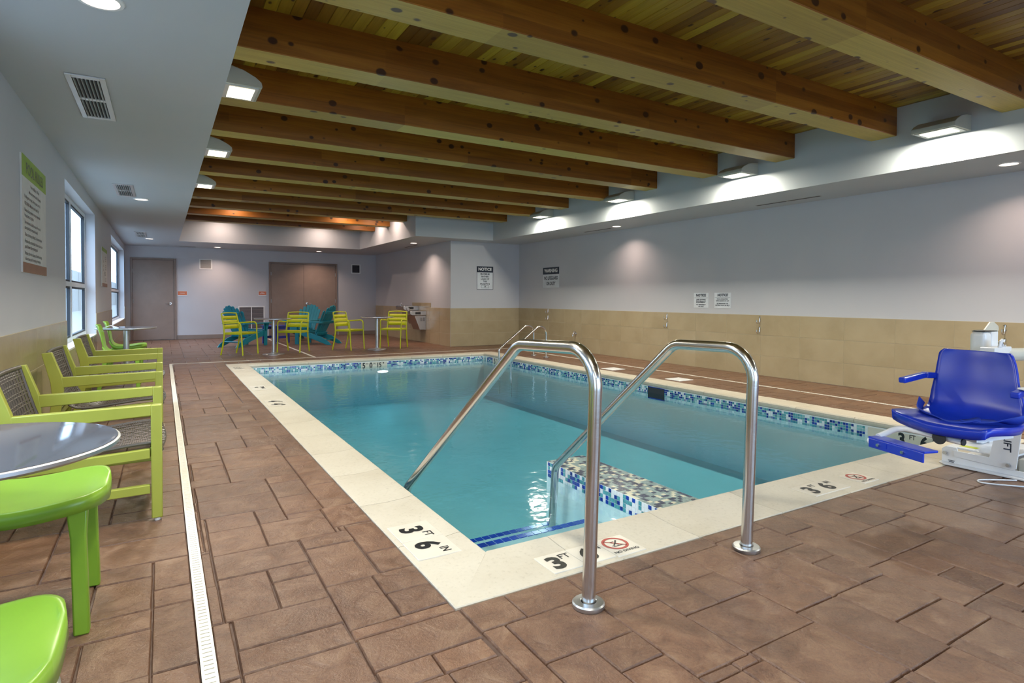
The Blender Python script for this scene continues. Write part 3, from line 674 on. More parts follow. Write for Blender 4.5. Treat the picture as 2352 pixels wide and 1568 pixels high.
# coping markers (set into the coping)
def deck_marker(x0, x1, y0, y1, items, right, up, div=None):
    b = MB(); b.box(x0, x1, y0, y1, -0.003, 0.0045); o = b.build('marker_tile', 'marker_ceramic', pool, bevel=0.002)
    for it in items: text(it[0], it[3], (it[1], it[2], 0.0045), right, up, it[5] if len(it) > 5 else 'black_ink', o, bold=it[4], sx=1.0 if it[3] > 0.07 else 0.9)
    return o
def no_diving(o, cx, cy, r, right, up, word=True):
    right = Vector(right); up = Vector(up); z = Vector((0, 0, 0.0056)); c = Vector((cx, cy, 0)) + z
    m_ = MB(); n = 40
    def ring(ra, rb, h):
        vs = []; 
        for j in range(n):
            a = 2 * PI * j / n; d = right * math.cos(a) + up * math.sin(a); vs += [c + d * ra + Vector((0, 0, h)), c + d * rb + Vector((0, 0, h))]
        m_.add(vs, [(2 * j, 2 * j + 1, 2 * ((j + 1) % n) + 1, 2 * ((j + 1) % n)) for j in range(n)])
    ring(r * 0.78, r, 0)
    def strip(p, q, w):
        p = c + right * p[0] * r + up * p[1] * r; q = c + right * q[0] * r + up * q[1] * r; d = (q - p).normalized(); s_ = Vector((-d.y, d.x, 0)) * w * r / 2
        m_.add([p - s_, q - s_, q + s_, p + s_], [(0, 1, 2, 3)])
    strip((-0.6, 0.6), (0.6, -0.6), 0.13); m_.build('prohibition_ring', 'red_ink', o, fixn=False)
    m_ = MB(); c = c + Vector((0, 0, 0.0003))
    strip((-0.45, -0.42), (0.45, -0.42), 0.08); strip((0.38, 0.42), (0.02, 0.02), 0.13); strip((0.02, 0.02), (-0.28, -0.22), 0.11); strip((0.02, 0.05), (0.1, -0.3), 0.08); strip((-0.5, -0.28), (-0.2, -0.28), 0.06); strip((0.1, 0.3), (-0.3, 0.28), 0.07)
    m_.build('diver_pictogram', 'black_ink', o, fixn=False)
    if word: pp = Vector((cx, cy, 0.0045)) - up * r * 1.3; text('NO DIVING', r * 0.42, pp, right, up, 'black_ink', o, bold=0.02)
RX_, UY_ = (1, 0, 0), (0, 1, 0)
Rm, Um = (0, -1, 0), (1, 0, 0)
deck_marker(0.955, 1.165, 2.612, 2.822, [('3', 1.045, 2.735, 0.155, 0.04), ('FT', 1.105, 2.66, 0.06, 0.012)], Rm, Um)
deck_marker(0.955, 1.165, 2.40, 2.609, [('6', 1.045, 2.535, 0.155, 0.04), ('IN', 1.105, 2.455, 0.06, 0.012)], Rm, Um)
deck_marker(1.40, 1.566, 2.0, 2.165, [('3', 1.462, 2.072, 0.15, 0.04, 'pebble_black'), ('FT', 1.528, 2.115, 0.06, 0.012)], RX_, UY_)
deck_marker(1.569, 1.735, 2.0, 2.165, [('6', 1.632, 2.072, 0.15, 0.04, 'pebble_black'), ('IN', 1.70, 2.115, 0.06, 0.012)], RX_, UY_)
o = deck_marker(1.738, 1.904, 1.99, 2.175, [], RX_, UY_); no_diving(o, 1.815, 2.105, 0.064, RX_, UY_)
deck_marker(3.275, 3.63, 2.028, 2.195, [('3', 3.345, 2.10, 0.15, 0.04), ('FT', 3.42, 2.15, 0.05, 0.012), ('6', 3.50, 2.10, 0.15, 0.04), ('IN', 3.575, 2.15, 0.05, 0.012)], RX_, UY_)
o = deck_marker(3.77, 3.935, 2.02, 2.19, [], RX_, UY_); no_diving(o, 3.85, 2.12, 0.06, RX_, UY_)
deck_marker(0.96, 1.17, 6.60, 7.02, [('4', 1.045, 6.92, 0.155, 0.04), ('FT', 1.105, 6.85, 0.06, 0.012), ('4', 1.045, 6.72, 0.155, 0.04), ('IN', 1.105, 6.65, 0.06, 0.012)], Rm, Um)
o = deck_marker(0.96, 1.13, 7.85, 8.25, [('NO', 1.02, 8.1, 0.06, 0.02), ('DIVING', 1.09, 8.05, 0.06, 0.02)], Rm, Um); 
deck_marker(0.96, 1.13, 10.25, 10.65, [('5', 1.03, 10.55, 0.14, 0.04), ('FT', 1.09, 10.48, 0.05, 0.012), ('0', 1.03, 10.38, 0.14, 0.04), ('IN', 1.09, 10.31, 0.05, 0.012)], Rm, Um)
# water body
b = MB(); b.box(px0 - 0.01, px1 + 0.01, py0 - 0.01, py1 + 0.01, PB - 0.01, WZ)
tag(b.build('pool_water', 'pool_water'), 'still blue-green water filling the pool', 'water')

# ================================================================== CEILING FIXTURES
def wall_pack(x, y, side, label, grp):
    """side=+1: fixed to the left fascia and reaching right; -1: on the right fascia."""
    t = empty('wall_light', label, 'light', (x, y, 2.78), 0, grp); s = side; L = 0.325; hw = 0.19
    m_ = MB(); prof = [(0, 0), (L, 0), (L + 0.004, 0.012), (L - 0.002, 0.045), (L * 0.86, 0.078), (L * 0.6, 0.118), (L * 0.3, 0.142), (0, 0.15)]
    m_.prism([(s * a, b_) for a, b_ in prof], 'y', -hw, hw); m_.build('housing', 'pack_housing', t, bevel=0.004, smooth=True, angle=30)
    f = MB(); x0, x1 = sorted((s * 0.05, s * (L - 0.02))); f.box(x0, x1, -hw + 0.02, hw - 0.02, -0.006, 0); fr_ = f.build('lens_frame', 'aluminium', t)
    p = MB(); x0, x1 = sorted((s * 0.10, s * (L - 0.045))); p.box(x0, x1, -hw + 0.055, hw - 0.055, -0.0085, -0.006); p.build('led_panel', 'led_panel', t)
    area((s * 0.19, 0, -0.012), (0, 0, 0), 0.15, 0.25, WALLPACK_W, (1.0, 0.96, 0.80), name='led_light', parent=t)
    return t
names = ['nearest', 'second nearest', 'third', 'farthest']
for i, y in enumerate((2.84, 5.20, 7.55, 9.88)):
    wall_pack(TX2, y, -1, {0: 'grey wall light on the right fascia, nearest the camera with starry glare', 1: 'grey wall light on the right fascia, second from the camera', 2: 'grey wall light on the right fascia, third from the camera', 3: 'grey wall light on the right fascia, farthest from the camera'}[i], 'wall lights on the right fascia')
for i, y in enumerate((5.17, 7.47, 9.76)):
    wall_pack(TX0, y, 1, ['largest of the three lit wall lights beyond the left soffit edge', 'middle of the three lit wall lights beyond the left soffit edge', 'smallest, farthest of the three lit wall lights beyond the left soffit edge'][i], 'wall lights on the left fascia')
for y, q in ((0.5, 'abreast of the camera'), (-1.84, 'behind the camera')): wall_pack(TX2, y, -1, 'added grey wall light on the right fascia, outside the picture, ' + q, 'added wall lights outside the picture')  # unseen lamps added along the row to brighten the near room
for y, q in ((2.84, 'just above the top edge'), (0.5, 'abreast of the camera'), (-1.84, 'behind the camera')): wall_pack(TX0, y, 1, 'added grey wall light on the left fascia, outside the picture, ' + q, 'added wall lights outside the picture')  # left row likewise extended with added lamps out of view
def downlight(x, y, label, w=DOWNLIGHT_W, z=H, grp='recessed downlights in the soffit', spread=130):
    t = empty('downlight', label, 'light', (x, y, z), 0, grp)
    m_ = MB(); m_.lathe([(0.098, 0.0), (0.094, -0.006), (0.078, -0.007), (0.074, 0.0)], n=36, cap=False); m_.build('trim_ring', 'white_plastic', t, smooth=True)
    m_ = MB(); m_.lathe([(0.0005, -0.0015), (0.075, -0.0015), (0.075, -0.0005)], n=36); m_.build('lens', 'lamp_lens', t)
    d = bpy.data.lights.new('lamp_light', 'AREA'); d.shape = 'DISK'; d.size = 0.14; d.energy = w; d.color = (1.0, 0.74, 0.60); d.spread = math.radians(spread)
    o = bpy.data.objects.new('lamp_light', d); COL.objects.link(o); o.parent = t; o.location = (0, 0, -0.012)
for x, y, lb in [(-0.235, 3.31, 'large bright downlight in the left soffit, cut by the top edge'), (-0.24, 9.69, 'small downlight in the left soffit beside the second vent'), (-0.245, 16.1, 'small downlight in the left soffit beside the farthest vent'),
                 (1.297, 17.80, 'downlight in the far soffit, nearer the single door'), (3.95, 17.72, 'downlight in the far soffit above the double doors'), (5.35, 13.78, 'downlight in the soffit above the drinking fountains'),
                 (7.33, 8.52, 'small downlight in the right soffit beside a slot vent'), (7.27, 2.55, 'downlight in the right soffit near the right picture edge')]:
    downlight(x, y, lb, DOWNLIGHT_W * (0.8 if y > 13 else 0.45))
for x, y in ((1.35, 13.55), (3.66, 13.55), (4.42, 13.35), (1.25, 15.95), (3.69, 15.95), (4.42, 14.55)):
    downlight(x, y, 'warm downlight on the wooden deck, hidden between the farthest beams', 12.0, DZ - 0.002, 'warm lamps between the farthest beams', 160)
# louvred vents
def vent(x0, x1, y0, y1, label, n=7):
    t = empty('ceiling_vent', label, 'vent', ((x0 + x1) / 2, (y0 + y1) / 2, H), 0, 'louvred vents in the left soffit'); w, L = (x1 - x0) / 2, (y1 - y0) / 2
    m_ = MB(); m_.box(-w + 0.02, w - 0.02, -L + 0.03, L - 0.03, -0.0015, -0.0005); m_.build('backing', 'duct_dark', t)
    f = MB(); b_ = 0.032
    f.box(-w, -w + b_, -L, L, -0.009, 0); f.box(w - b_, w, -L, L, -0.009, 0); f.box(-w + b_, w - b_, -L, -L + 0.05, -0.009, 0); f.box(-w + b_, w - b_, L - 0.05, L, -0.009, 0); f.box(-w + b_, w - b_, -0.022, 0.022, -0.009, 0)
    f.build('frame', 'aluminium', t, bevel=0.002)
    for i in range(n):
        xx = -w + b_ + (2 * w - 2 * b_) * (i + 0.5) / n; s_ = MB(); s_.bar((0, -L + 0.05, -0.006), (0, L - 0.05, -0.006), 0.0035, 0.013, (0.5, 0, 1)); o = s_.build('louvre', 'aluminium', t); o.location = (xx, 0, 0)
vent(-0.503, -0.295, 4.47, 5.48, 'largest louvred vent in the left soffit, nearest the camera')
vent(-0.505, -0.297, 8.50, 9.47, 'middle louvred vent in the left soffit')
vent(-0.495, -0.287, 14.48, 15.7, 'smallest, farthest louvred vent in the left soffit')
def slot(x0, x1, y0, y1, label):
    t = empty('slot_vent', label, 'vent', ((x0 + x1) / 2, (y0 + y1) / 2, H), 0, 'slot vents in the soffit'); w, L = (x1 - x0) / 2, (y1 - y0) / 2
    f = MB(); f.box(-w, w, -L, L, -0.003, 0); f.build('frame', 'grille_grey', t)
    q = MB()
    if L > w: q.box(-w * 0.6, w * 0.6, -L + 0.01, -0.01, -0.004, -0.003); q.box(-w * 0.6, w * 0.6, 0.01, L - 0.01, -0.004, -0.003)
    else: q.box(-w + 0.01, w - 0.01, -L * 0.6, L * 0.6, -0.004, -0.003)
    q.build('slots', 'duct_dark', t)
slot(7.40, 7.46, 4.6, 5.57, 'long slot vent in the right soffit, nearer the camera'); slot(7.40, 7.46, 8.79, 9.63, 'slot vent in the right soffit beside the small downlight')
slot(5.585, 5.635, 14.17, 15.1, 'slot vent in the soffit above the drinking fountains'); slot(0.38, 0.79, 18.0, 18.06, 'slot vent in the far soffit above the left door')

# ================================================================== WALL ITEMS
# pool rules poster
t = empty('pool_rules_poster', 'tall pool rules poster with green heading on the left wall', 'poster', (LX + 0.001, 5.65, 1.32), 0)
y0, y1, z0, z1 = -0.475, 0.475, 0.0, 0.815
m_ = MB(); m_.box(0, 0.012, y0, y1, z0, z1); m_.build('board', 'poster_paper', t)
m_ = MB(); m_.box(0.012, 0.0135, y0, y1, z1 - 0.15, z1); gb_ = m_.build('heading_band', 'poster_green', t)
m_ = MB(); m_.box(0.012, 0.0135, y0, y1, z0, z0 + 0.07); m_.build('foot_band', 'poster_brown', t)
RL, UL = (0, 1, 0), (0, 0, 1)
text('POOL RULES', 0.115, (0.0135, 0.0, z1 - 0.085), RL, UL, 'poster_text', t, 'heading', sx=1.05)
lines = ['Hours: 6:00am - 10:00pm', 'Maximum bather load is 28 people', 'No lifeguard on duty. Swim at your own risk.', 'NO DIVING. Maximum pool depth 5 ft', 'Owners & management are not responsible', 'for accidents or injuries.', 'Non-swimmers & children under 14 must be', 'accompanied by a responsible adult.', 'Glass containers prohibited. Do not swim alone.', 'Persons with communicable diseases shall not use', 'pool. Shower before entering pool.', 'Persons under the influence of alcohol or drugs', 'shall not use pool. No running or horseplay.']
zz = z1 - 0.19
for i, s_ in enumerate(lines):
    text(s_, 0.034, (0.012, 0 if i < 2 else -0.40, zz), RL, UL, 'poster_text', t, 'text_line', bold=0.012, align='CENTER' if i < 2 else 'LEFT', sx=1.0)
    zz -= 0.038 if i in (4, 6, 9, 11) else 0.047
# second poster with pictograms
t = empty('safety_poster', 'small pale poster with drawings between the two windows', 'poster', (LX + 0.001, 11.86, 1.32), 0)
m_ = MB(); m_.box(0, 0.012, -0.5, 0.5, 0, 0.63); m_.build('board', 'poster_paper', t)
m_ = MB(); m_.box(0.012, 0.0135, -0.5, 0.5, 0.57, 0.63); m_.build('heading_band', 'poster_green', t)
m_ = MB(); m_.box(0.012, 0.0135, -0.5, 0.5, 0, 0.055); m_.build('foot_band', 'poster_brown', t)
for cy_, cz_, w_, h_ in ((0.2, 0.47, 0.14, 0.1), (0.22, 0.33, 0.2, 0.1), (0.05, 0.22, 0.32, 0.07), (0.2, 0.12, 0.2, 0.07), (-0.25, 0.35, 0.06, 0.2)):
    m_ = MB(); 
    for q in range(3): m_.box(0.012, 0.013, cy_ - w_ / 2, cy_ + w_ / 2, cz_ - h_ / 2 + q * h_ / 3, cz_ - h_ / 2 + q * h_ / 3 + h_ / 5)
    m_.build('drawing', 'grille_grey', t)
# notices
def notice(name, label, plane, c, w, h, head, head_sz, body, body_sz, navy=True, shear=0, box_no=None, gap=1.0, bsx=1.0):
    loc = c; t = empty(name, label, 'sign', loc, 0)
    if plane == 'y': R_, B = (1, 0, 0), lambda u0, u1, d0, d1, z0, z1: (u0, u1, -d1, -d0, z0, z1)
    elif plane == 'xl': R_, B = (0, 1, 0), lambda u0, u1, d0, d1, z0, z1: (d0, d1, u0, u1, z0, z1)
    else: R_, B = (0, -1, 0), lambda u0, u1, d0, d1, z0, z1: (-d1, -d0, -u1, -u0, z0, z1)
    def P(u, d, z):
        return (u, -d, z) if plane == 'y' else ((d, u, z) if plane == 'xl' else (-d, -u, z))
    m_ = MB(); m_.box(*B(-w / 2, w / 2, 0, 0.004, -h / 2, h / 2)); m_.build('plate', 'sign_white', t)
    hh = head_sz * 1.45
    if navy: m_ = MB(); m_.box(*B(-w / 2, w / 2, 0.004, 0.005, h / 2 - hh, h / 2)); m_.build('header', 'sign_navy', t)
    else: m_ = MB(); m_.box(*B(-w / 2 + 0.01, w / 2 - 0.01, 0.004, 0.005, h / 2 - hh - 0.003, h / 2 - hh)); m_.build('rule', 'sign_navy', t)
    text(head, head_sz, P(0, 0.005, h / 2 - hh / 2), R_, UL, 'sign_text_white' if navy else 'sign_navy', t, 'heading', bold=0.035, shear=shear)
    z = h / 2 - hh - body_sz * 0.8
    for s_ in body:
        sz = body_sz if not isinstance(s_, tuple) else s_[1]; st_ = s_ if isinstance(s_, str) else s_[0]
        if st_: text(st_, sz, P(0, 0.004, z), R_, UL, 'sign_navy', t, 'text_line', bold=0.03, sx=bsx)
        z -= sz * 1.12 * gap
    if box_no:
        m_ = MB(); a, b_ = 0.105, 0.034; z -= 0.002
        for q in ((-a, a, z - b_, z - b_ + 0.006), (-a, a, z + b_ - 0.006, z + b_), (-a, -a + 0.006, z - b_, z + b_), (a - 0.006, a, z - b_, z + b_)): m_.box(*B(q[0], q[1], 0.004, 0.005, q[2], q[3]))
        m_.build('number_box', 'sign_navy', t); text(box_no, 0.05, P(0, 0.004, z), R_, UL, 'sign_navy', t, 'number', bold=0.02)
        m_ = MB()
        for q in ((-w / 2, w / 2, -h / 2, -h / 2 + 0.01), (-w / 2, -w / 2 + 0.01, -h / 2, h / 2), (w / 2 - 0.01, w / 2, -h / 2, h / 2)): m_.box(*B(q[0], q[1], 0.004, 0.005, q[2], q[3]))
        m_.build('border', 'sign_navy', t)
    return t
notice('bather_load_sign', 'framed notice giving the maximum bather load, on the short return wall', 'y', (6.80, JY, 1.647), 0.455, 0.565, 'NOTICE', 0.10, ['MAXIMUM', 'BATHER', 'LOAD OF', 'THIS', 'FACILITY IS'], 0.054, box_no='28')
notice('lifeguard_sign', 'warning sign reading no lifeguard on duty on the right wall', 'xr', (RX, 11.33, 1.64), 0.66, 0.47, 'WARNING', 0.11, [('', 0.01), ('NO LIFEGUARD', 0.108), ('ON DUTY', 0.108)], 0.1, gap=1.05, bsx=0.74)
notice('life_saving_sign', 'left of the two small notices, reading life saving equipment', 'xr', (RX, 6.885, 1.13), 0.31, 0.25, 'NOTICE', 0.058, [('LIFE SAVING', 0.037), ('EQUIPMENT', 0.037), ('FOR EMERGENCY', 0.026), ('USE ONLY', 0.026)], 0.04, navy=False)
notice('handicap_lift_sign', 'right of the two small notices, slanted heading, about the handicap lift', 'xr', (RX, 6.445, 1.13), 0.325, 0.25, 'NOTICE', 0.056, [('POOL IS EQUIPPED', 0.026), ('WITH HANDICAP LIFT', 0.026), ('', 0.012), ('SEE MANAGER FOR', 0.026), ('INSTRUCTION OR HELP', 0.026)], 0.03, navy=False, shear=0.25)
for x0, x1, z0, z1, s_, lb in ((0.356, 0.589, 1.178, 1.322, 'STORAGE', 'small orange room sign beside the left single door'), (2.395, 2.615, 1.195, 1.335, 'POOL\nEQUIPMENT', 'small orange room sign beside the double doors')):
    t = empty('room_sign', lb, 'sign', ((x0 + x1) / 2, FY, (z0 + z1) / 2)); w, h = (x1 - x0) / 2, (z1 - z0) / 2
    m_ = MB(); m_.box(-w, w, -0.008, 0, -h, h); m_.build('plate', 'sign_white', t)
    m_ = MB(); m_.box(-w + 0.008, w - 0.008, -0.0095, -0.008, -h + 0.03, h - 0.008); m_.build('orange_panel', 'room_sign_orange', t)
    text(s_, 0.026, (0, -0.0095, 0.01), (1, 0, 0), UL, 'sign_text_white', t, bold=0.02)
# wall grilles
def grille(name, label, x0, x1, z0, z1, mat, n, mid=False, mat2='duct_dark'):
    t = empty(name, label, 'grille', ((x0 + x1) / 2, FY, (z0 + z1) / 2)); w, h = (x1 - x0) / 2, (z1 - z0) / 2; f = 0.03
    m_ = MB(); m_.box(-w + f, w - f, -0.004, 0, -h + f, h - f); m_.build('backing', mat2, t)
    m_ = MB(); m_.box(-w, -w + f, -0.014, 0, -h, h); m_.box(w - f, w, -0.014, 0, -h, h); m_.box(-w + f, w - f, -0.014, 0, -h, -h + f); m_.box(-w + f, w - f, -0.014, 0, h - f, h); m_.build('frame', 'white_plastic', t, bevel=0.002)
    for i in range(n):
        z = -h + f + (2 * h - 2 * f) * (i + 0.5) / n; s_ = MB(); s_.bar((-w + f, -0.009, 0), (w - f, -0.009, 0), 0.018, 0.003, (0, 0.55, 1)); o = s_.build('louvre', mat, t); o.location = (0, 0, z)
    if mid: m_ = MB(); m_.box(-0.012, 0.012, -0.016, 0, -h + f, h - f); m_.build('divider', 'white_plastic', t)
    return t
grille('air_grille', 'pale square grille high on the far wall near the left door', 0.885, 1.205, 1.925, 2.215, 'grille_grey', 10, mat2='grille_grey')
grille('air_grille', 'dark square grille high on the far wall right of the double doors', 5.09, 5.38, 1.91, 2.20, 'grille_dark', 10, mat2='duct_dark')
grille('return_grille', 'wide louvred return grille low on the far wall behind teal chair', 1.86, 2.56, 0.22, 0.90, 'grille_grey', 22, mid=True, mat2='grille_dark')
# pole hooks on the right wall
def hooks(y, z, label, both=True):
    t = empty('pole_hook', label, 'hook', (RX - 0.008, y, z), 0, 'pole hooks on the right wall tiles')
    for k_ in (0, 1):
        h = MB(); dz = -0.15 * k_
        h.tube([(0, 0, dz + 0.045), (-0.004, 0, dz + 0.045)], 0.014, 10); h.tube([(0, 0, dz - 0.0), (-0.004, 0, dz)], 0.014, 10)
        pts = [(-0.002, 0, dz + 0.05), (-0.008, 0, dz + 0.02), (-0.012, 0.0, dz - 0.02)] + [(-0.012 - 0.03 * (1 - math.cos(a)), 0.0, dz - 0.02 - 0.03 * math.sin(a)) for a in [PI * q / 8 for q in range(1, 9)]] + [(-0.075, 0, dz + 0.01)]
        h.tube(pts, 0.006, 10); h.build('hook', 'chrome', t, smooth=True)
hooks(11.43, 0.85, 'pair of chrome pole hooks below the lifeguard warning sign'); hooks(7.65, 0.83, 'chrome pole hooks left of the small notices'); hooks(5.745, 0.83, 'chrome pole hooks right of the small notices'); hooks(2.73, 0.83, 'chrome pole hooks at the right picture edge above the lift')
t = empty('hose_tap', 'small chrome hose tap low on the right wall tiles', 'tap', (RX - 0.008, 10.36, 0.39))
m_ = MB(); m_.tube([(0, 0, 0), (-0.006, 0, 0)], 0.038, 18); m_.build('escutcheon', 'chrome', t, smooth=True)
m_ = MB(); m_.tube([(0, 0, 0), (-0.05, 0, 0), (-0.075, 0, -0.02), (-0.08, 0, -0.06)], [0.014, 0.016, 0.014, 0.012], 12); m_.build('spout', 'chrome', t, smooth=True)
m_ = MB(); m_.tube([(-0.05, 0, 0.01), (-0.05, 0, 0.045)], 0.006, 8); m_.tube([(-0.05 + 0.03 * math.cos(a), 0.03 * math.sin(a), 0.045) for a in [2 * PI * q / 14 for q in range(14)]], 0.005, 8, closed=True); m_.build('handle', 'chrome', t, smooth=True)
# drinking fountains
t = empty('drinking_fountain', 'pair of stepped stainless drinking fountains on the tiled alcove wall', 'fountain', (JX - 0.008, 14.5, 0))
def basin(yc, zt, w, name):
    m_ = MB(); d = 0.44; prof = [(0, 0), (0, -0.115), (-d + 0.06, -0.115), (-d, -0.09), (-d, -0.02), (-d + 0.02, 0)]
    m_.prism(prof, 'y', yc - w / 2, yc + w / 2); 
    vs = [(v[0], v[1], v[2] + zt) for v in m_.v]; m_.v = vs; b_ = m_.build(name, 'stainless', t, bevel=0.008, smooth=True)
    q = MB(); q.lathe([(0.001, -0.0), (0.12, 0.0005), (0.14, 0.002), (0.15, 0.001)], (-0.23, yc, zt + 0.001), 28, cap=False); q.build('bowl', 'brushed_steel', b_, smooth=True)
    q = MB(); q.tube([(-0.33, yc + w * 0.32, zt), (-0.33, yc + w * 0.32, zt + 0.035), (-0.325, yc + w * 0.30, zt + 0.06), (-0.31, yc + w * 0.26, zt + 0.065)], [0.014, 0.013, 0.016, 0.012], 12); q.build('bubbler', 'chrome', b_, smooth=True)
    q = MB(); q.box(-0.30, -0.16, yc - w / 2 - 0.003, yc - w / 2, zt - 0.09, zt - 0.03); q.build('push_bar', 'rubber_black', b_)
basin(0.52, 0.945, 0.60, 'upper_basin'); basin(-0.02, 0.82, 0.50, 'lower_basin')
m_ = MB(); m_.prism([(0, 0.83), (-0.30, 0.83), (-0.28, 0.70), (-0.13, 0.55), (-0.10, 0.46), (0, 0.46)], 'y', 0.26, 0.74); m_.build('skirt', 'stainless', t, bevel=0.006)
m_ = MB(); m_.prism([(0, 0.70), (-0.32, 0.70), (-0.22, 0.45), (-0.17, 0.33), (0, 0.33)], 'y', -0.25, 0.22); sk = m_.build('skirt', 'stainless', t, bevel=0.006)
for q in (0, 1):
    m_ = MB()
    for j in range(7): m_.box(-0.13 + q * 0.07 - 0.025, -0.13 + q * 0.07 + 0.025, -0.2535, -0.2505, 0.56 + j * 0.013, 0.566 + j * 0.013)
    m_.build('vent_louvres', 'duct_dark', sk)

# ================================================================== RAILS
def fillet(pts, rad, seg=8):
    pts = [Vector(p) for p in pts]; out = [pts[0]]
    for i in range(1, len(pts) - 1):
        a, b_, c = pts[i - 1], pts[i], pts[i + 1]; u = (a - b_).normalized(); v = (c - b_).normalized(); ang = u.angle(v); d = rad[i - 1] / math.tan(ang / 2)
        p, q = b_ + u * d, b_ + v * d; cen = b_ + (u + v).normalized() * (rad[i - 1] / math.sin(ang / 2))
        for k_ in range(seg + 1):
            t_ = k_ / seg; x_ = (p - cen).lerp(q - cen, t_).normalized() * rad[i - 1] + cen; out.append(x_)
    out.append(pts[-1]); return out
def rail(name, label, grp, base, path, rads, r=0.0255, foot=True, n=20):
    t = empty(name, label, 'handrail', base, 0, grp); bx_, by_ = base[0], base[1]
    P_ = [(p[0] - bx_, p[1] - by_, p[2]) for p in path]; m_ = MB(); m_.tube(fillet(P_, rads), r, n); m_.build('rail_tube', 'stainless', t, smooth=True)
    m_ = MB(); m_.lathe([(r + 0.002, 0.0), (0.058, 0.0), (0.061, 0.004), (0.061, 0.016), (0.056, 0.021), (r + 0.006, 0.023), (r + 0.002, 0.020)], n=36, cap=False); m_.build('escutcheon', 'brushed_steel', t, smooth=True)
    return t
X1, X2 = 1.362, 2.299
rail('grab_rail', 'tall stainless handrail nearer the camera, foot beside the no diving tile', 'pair of handrails at the entry steps', (X1, 1.727, 0), [(X1, 1.727, -0.01), (X1 + 0.01, 1.70, 0.965), (X1, 2.235, 0.945), (X1, 3.63, -0.085), (X1, 3.66, -0.66)], [0.14, 0.13, 0.10])
rail('grab_rail', 'right stainless handrail, foot on bare brown paving, reaching the tiled ledge', 'pair of handrails at the entry steps', (X2, 1.756, 0), [(X2, 1.756, -0.01), (X2 + 0.01, 1.735, 0.925), (X2, 2.21, 0.915), (X2, 3.285, 0.005), (X2, 3.325, -0.44)], [0.14, 0.13, 0.09])
for yy, lb in ((9.50, 'nearer rail of the small far ladder at the pool corner'), (9.95, 'farther rail of the small far ladder at the pool corner')):
    a, b_ = 5.62, 6.42
    rail('ladder_rail', lb, 'pair of ladder rails at the far pool corner', (b_, yy, 0), [(b_, yy, -0.005), (b_, yy, 0.60), (b_ - 0.20, yy, 0.60), (a, yy, 0.17), (a, yy, -0.7)], [0.14, 0.12, 0.1], r=0.021, n=14)
# skimmer covers in the right deck
for (y0, y1), lb in (((7.30, 7.575), 'white square skimmer lid in right deck, farther one'), ((5.86, 6.15), 'white square skimmer lid in right deck, nearer one')):
    t = empty('skimmer_lid', lb, 'lid', (6.345, (y0 + y1) / 2, 0), 0, 'skimmer lids in the right deck')
    m_ = MB(); m_.box(-0.14, 0.14, -0.14, 0.14, -0.006, 0.005); m_.build('frame', 'white_plastic', t, bevel=0.002)
    m_ = MB(); m_.lathe([(0.001, 0.0075), (0.115, 0.0075), (0.118, 0.005)], n=32); m_.build('round_cover', 'lift_white', t)

# ================================================================== FURNITURE
# ---- round pedestal table
def make_table(rt=0.36, rb=0.21, col_r=0.036):
    t = empty('cafe_table', '', 'table')
    m_ = MB(); m_.lathe([(0.001, 0.735), (rt - 0.014, 0.735), (rt - 0.004, 0.7335), (rt, 0.728), (rt - 0.003, 0.718), (rt - 0.02, 0.709), (rt - 0.08, 0.705), (0.001, 0.705)], n=64); m_.build('tabletop', 'table_laminate', t, smooth=True)
    m_ = MB(); m_.lathe([(rt - 0.006, 0.7335), (rt + 0.003, 0.729), (rt + 0.003, 0.720), (rt - 0.010, 0.712)], n=64, cap=False); m_.build('rim', 'brushed_steel', t, smooth=True)
    m_ = MB(); m_.lathe([(0.11, 0.695), (0.13, 0.705)], n=24); m_.build('mounting_plate', 'rubber_black', t)
    m_ = MB(); m_.lathe([(col_r, 0.03), (col_r, 0.70)], n=28); m_.build('column', 'brushed_steel', t, smooth=True)
    m_ = MB(); m_.lathe([(rb, 0.0), (rb, 0.008), (rb - 0.01, 0.014), (rb * 0.6, 0.020), (0.06, 0.032), (col_r + 0.004, 0.045)], n=48); m_.build('base', 'brushed_steel', t, smooth=True)
    return t
TG = 'round grey pedestal tables'
tb = make_table(); tb['label'] = 'large foreground round table with glossy grey top at the left edge'; tb['group'] = TG; tb.location = (-0.475, 2.14, 0)
copy_tree(tb, (-0.43, 9.68, 0), 0, 'round table by the second window between two lime shell chairs', TG)
copy_tree(tb, (1.93, 12.70, 0), 0, 'round pedestal table left of far group, drain line behind it', TG)
copy_tree(tb, (4.114, 12.815, 0), 0, 'round pedestal table at far right near the drinking fountains', TG)
# pamphlet on the rear left table
t = empty('table_card', 'small pale folded card lying on the table by the second window', 'card', (-0.60, 9.55, 0.735))
m_ = MB(); m_.prism([(-0.09, 0.0), (0.0, 0.035), (0.09, 0.0), (0.0, 0.03)], 'y', -0.06, 0.06); m_.build('folded_card', 'poster_paper', t)
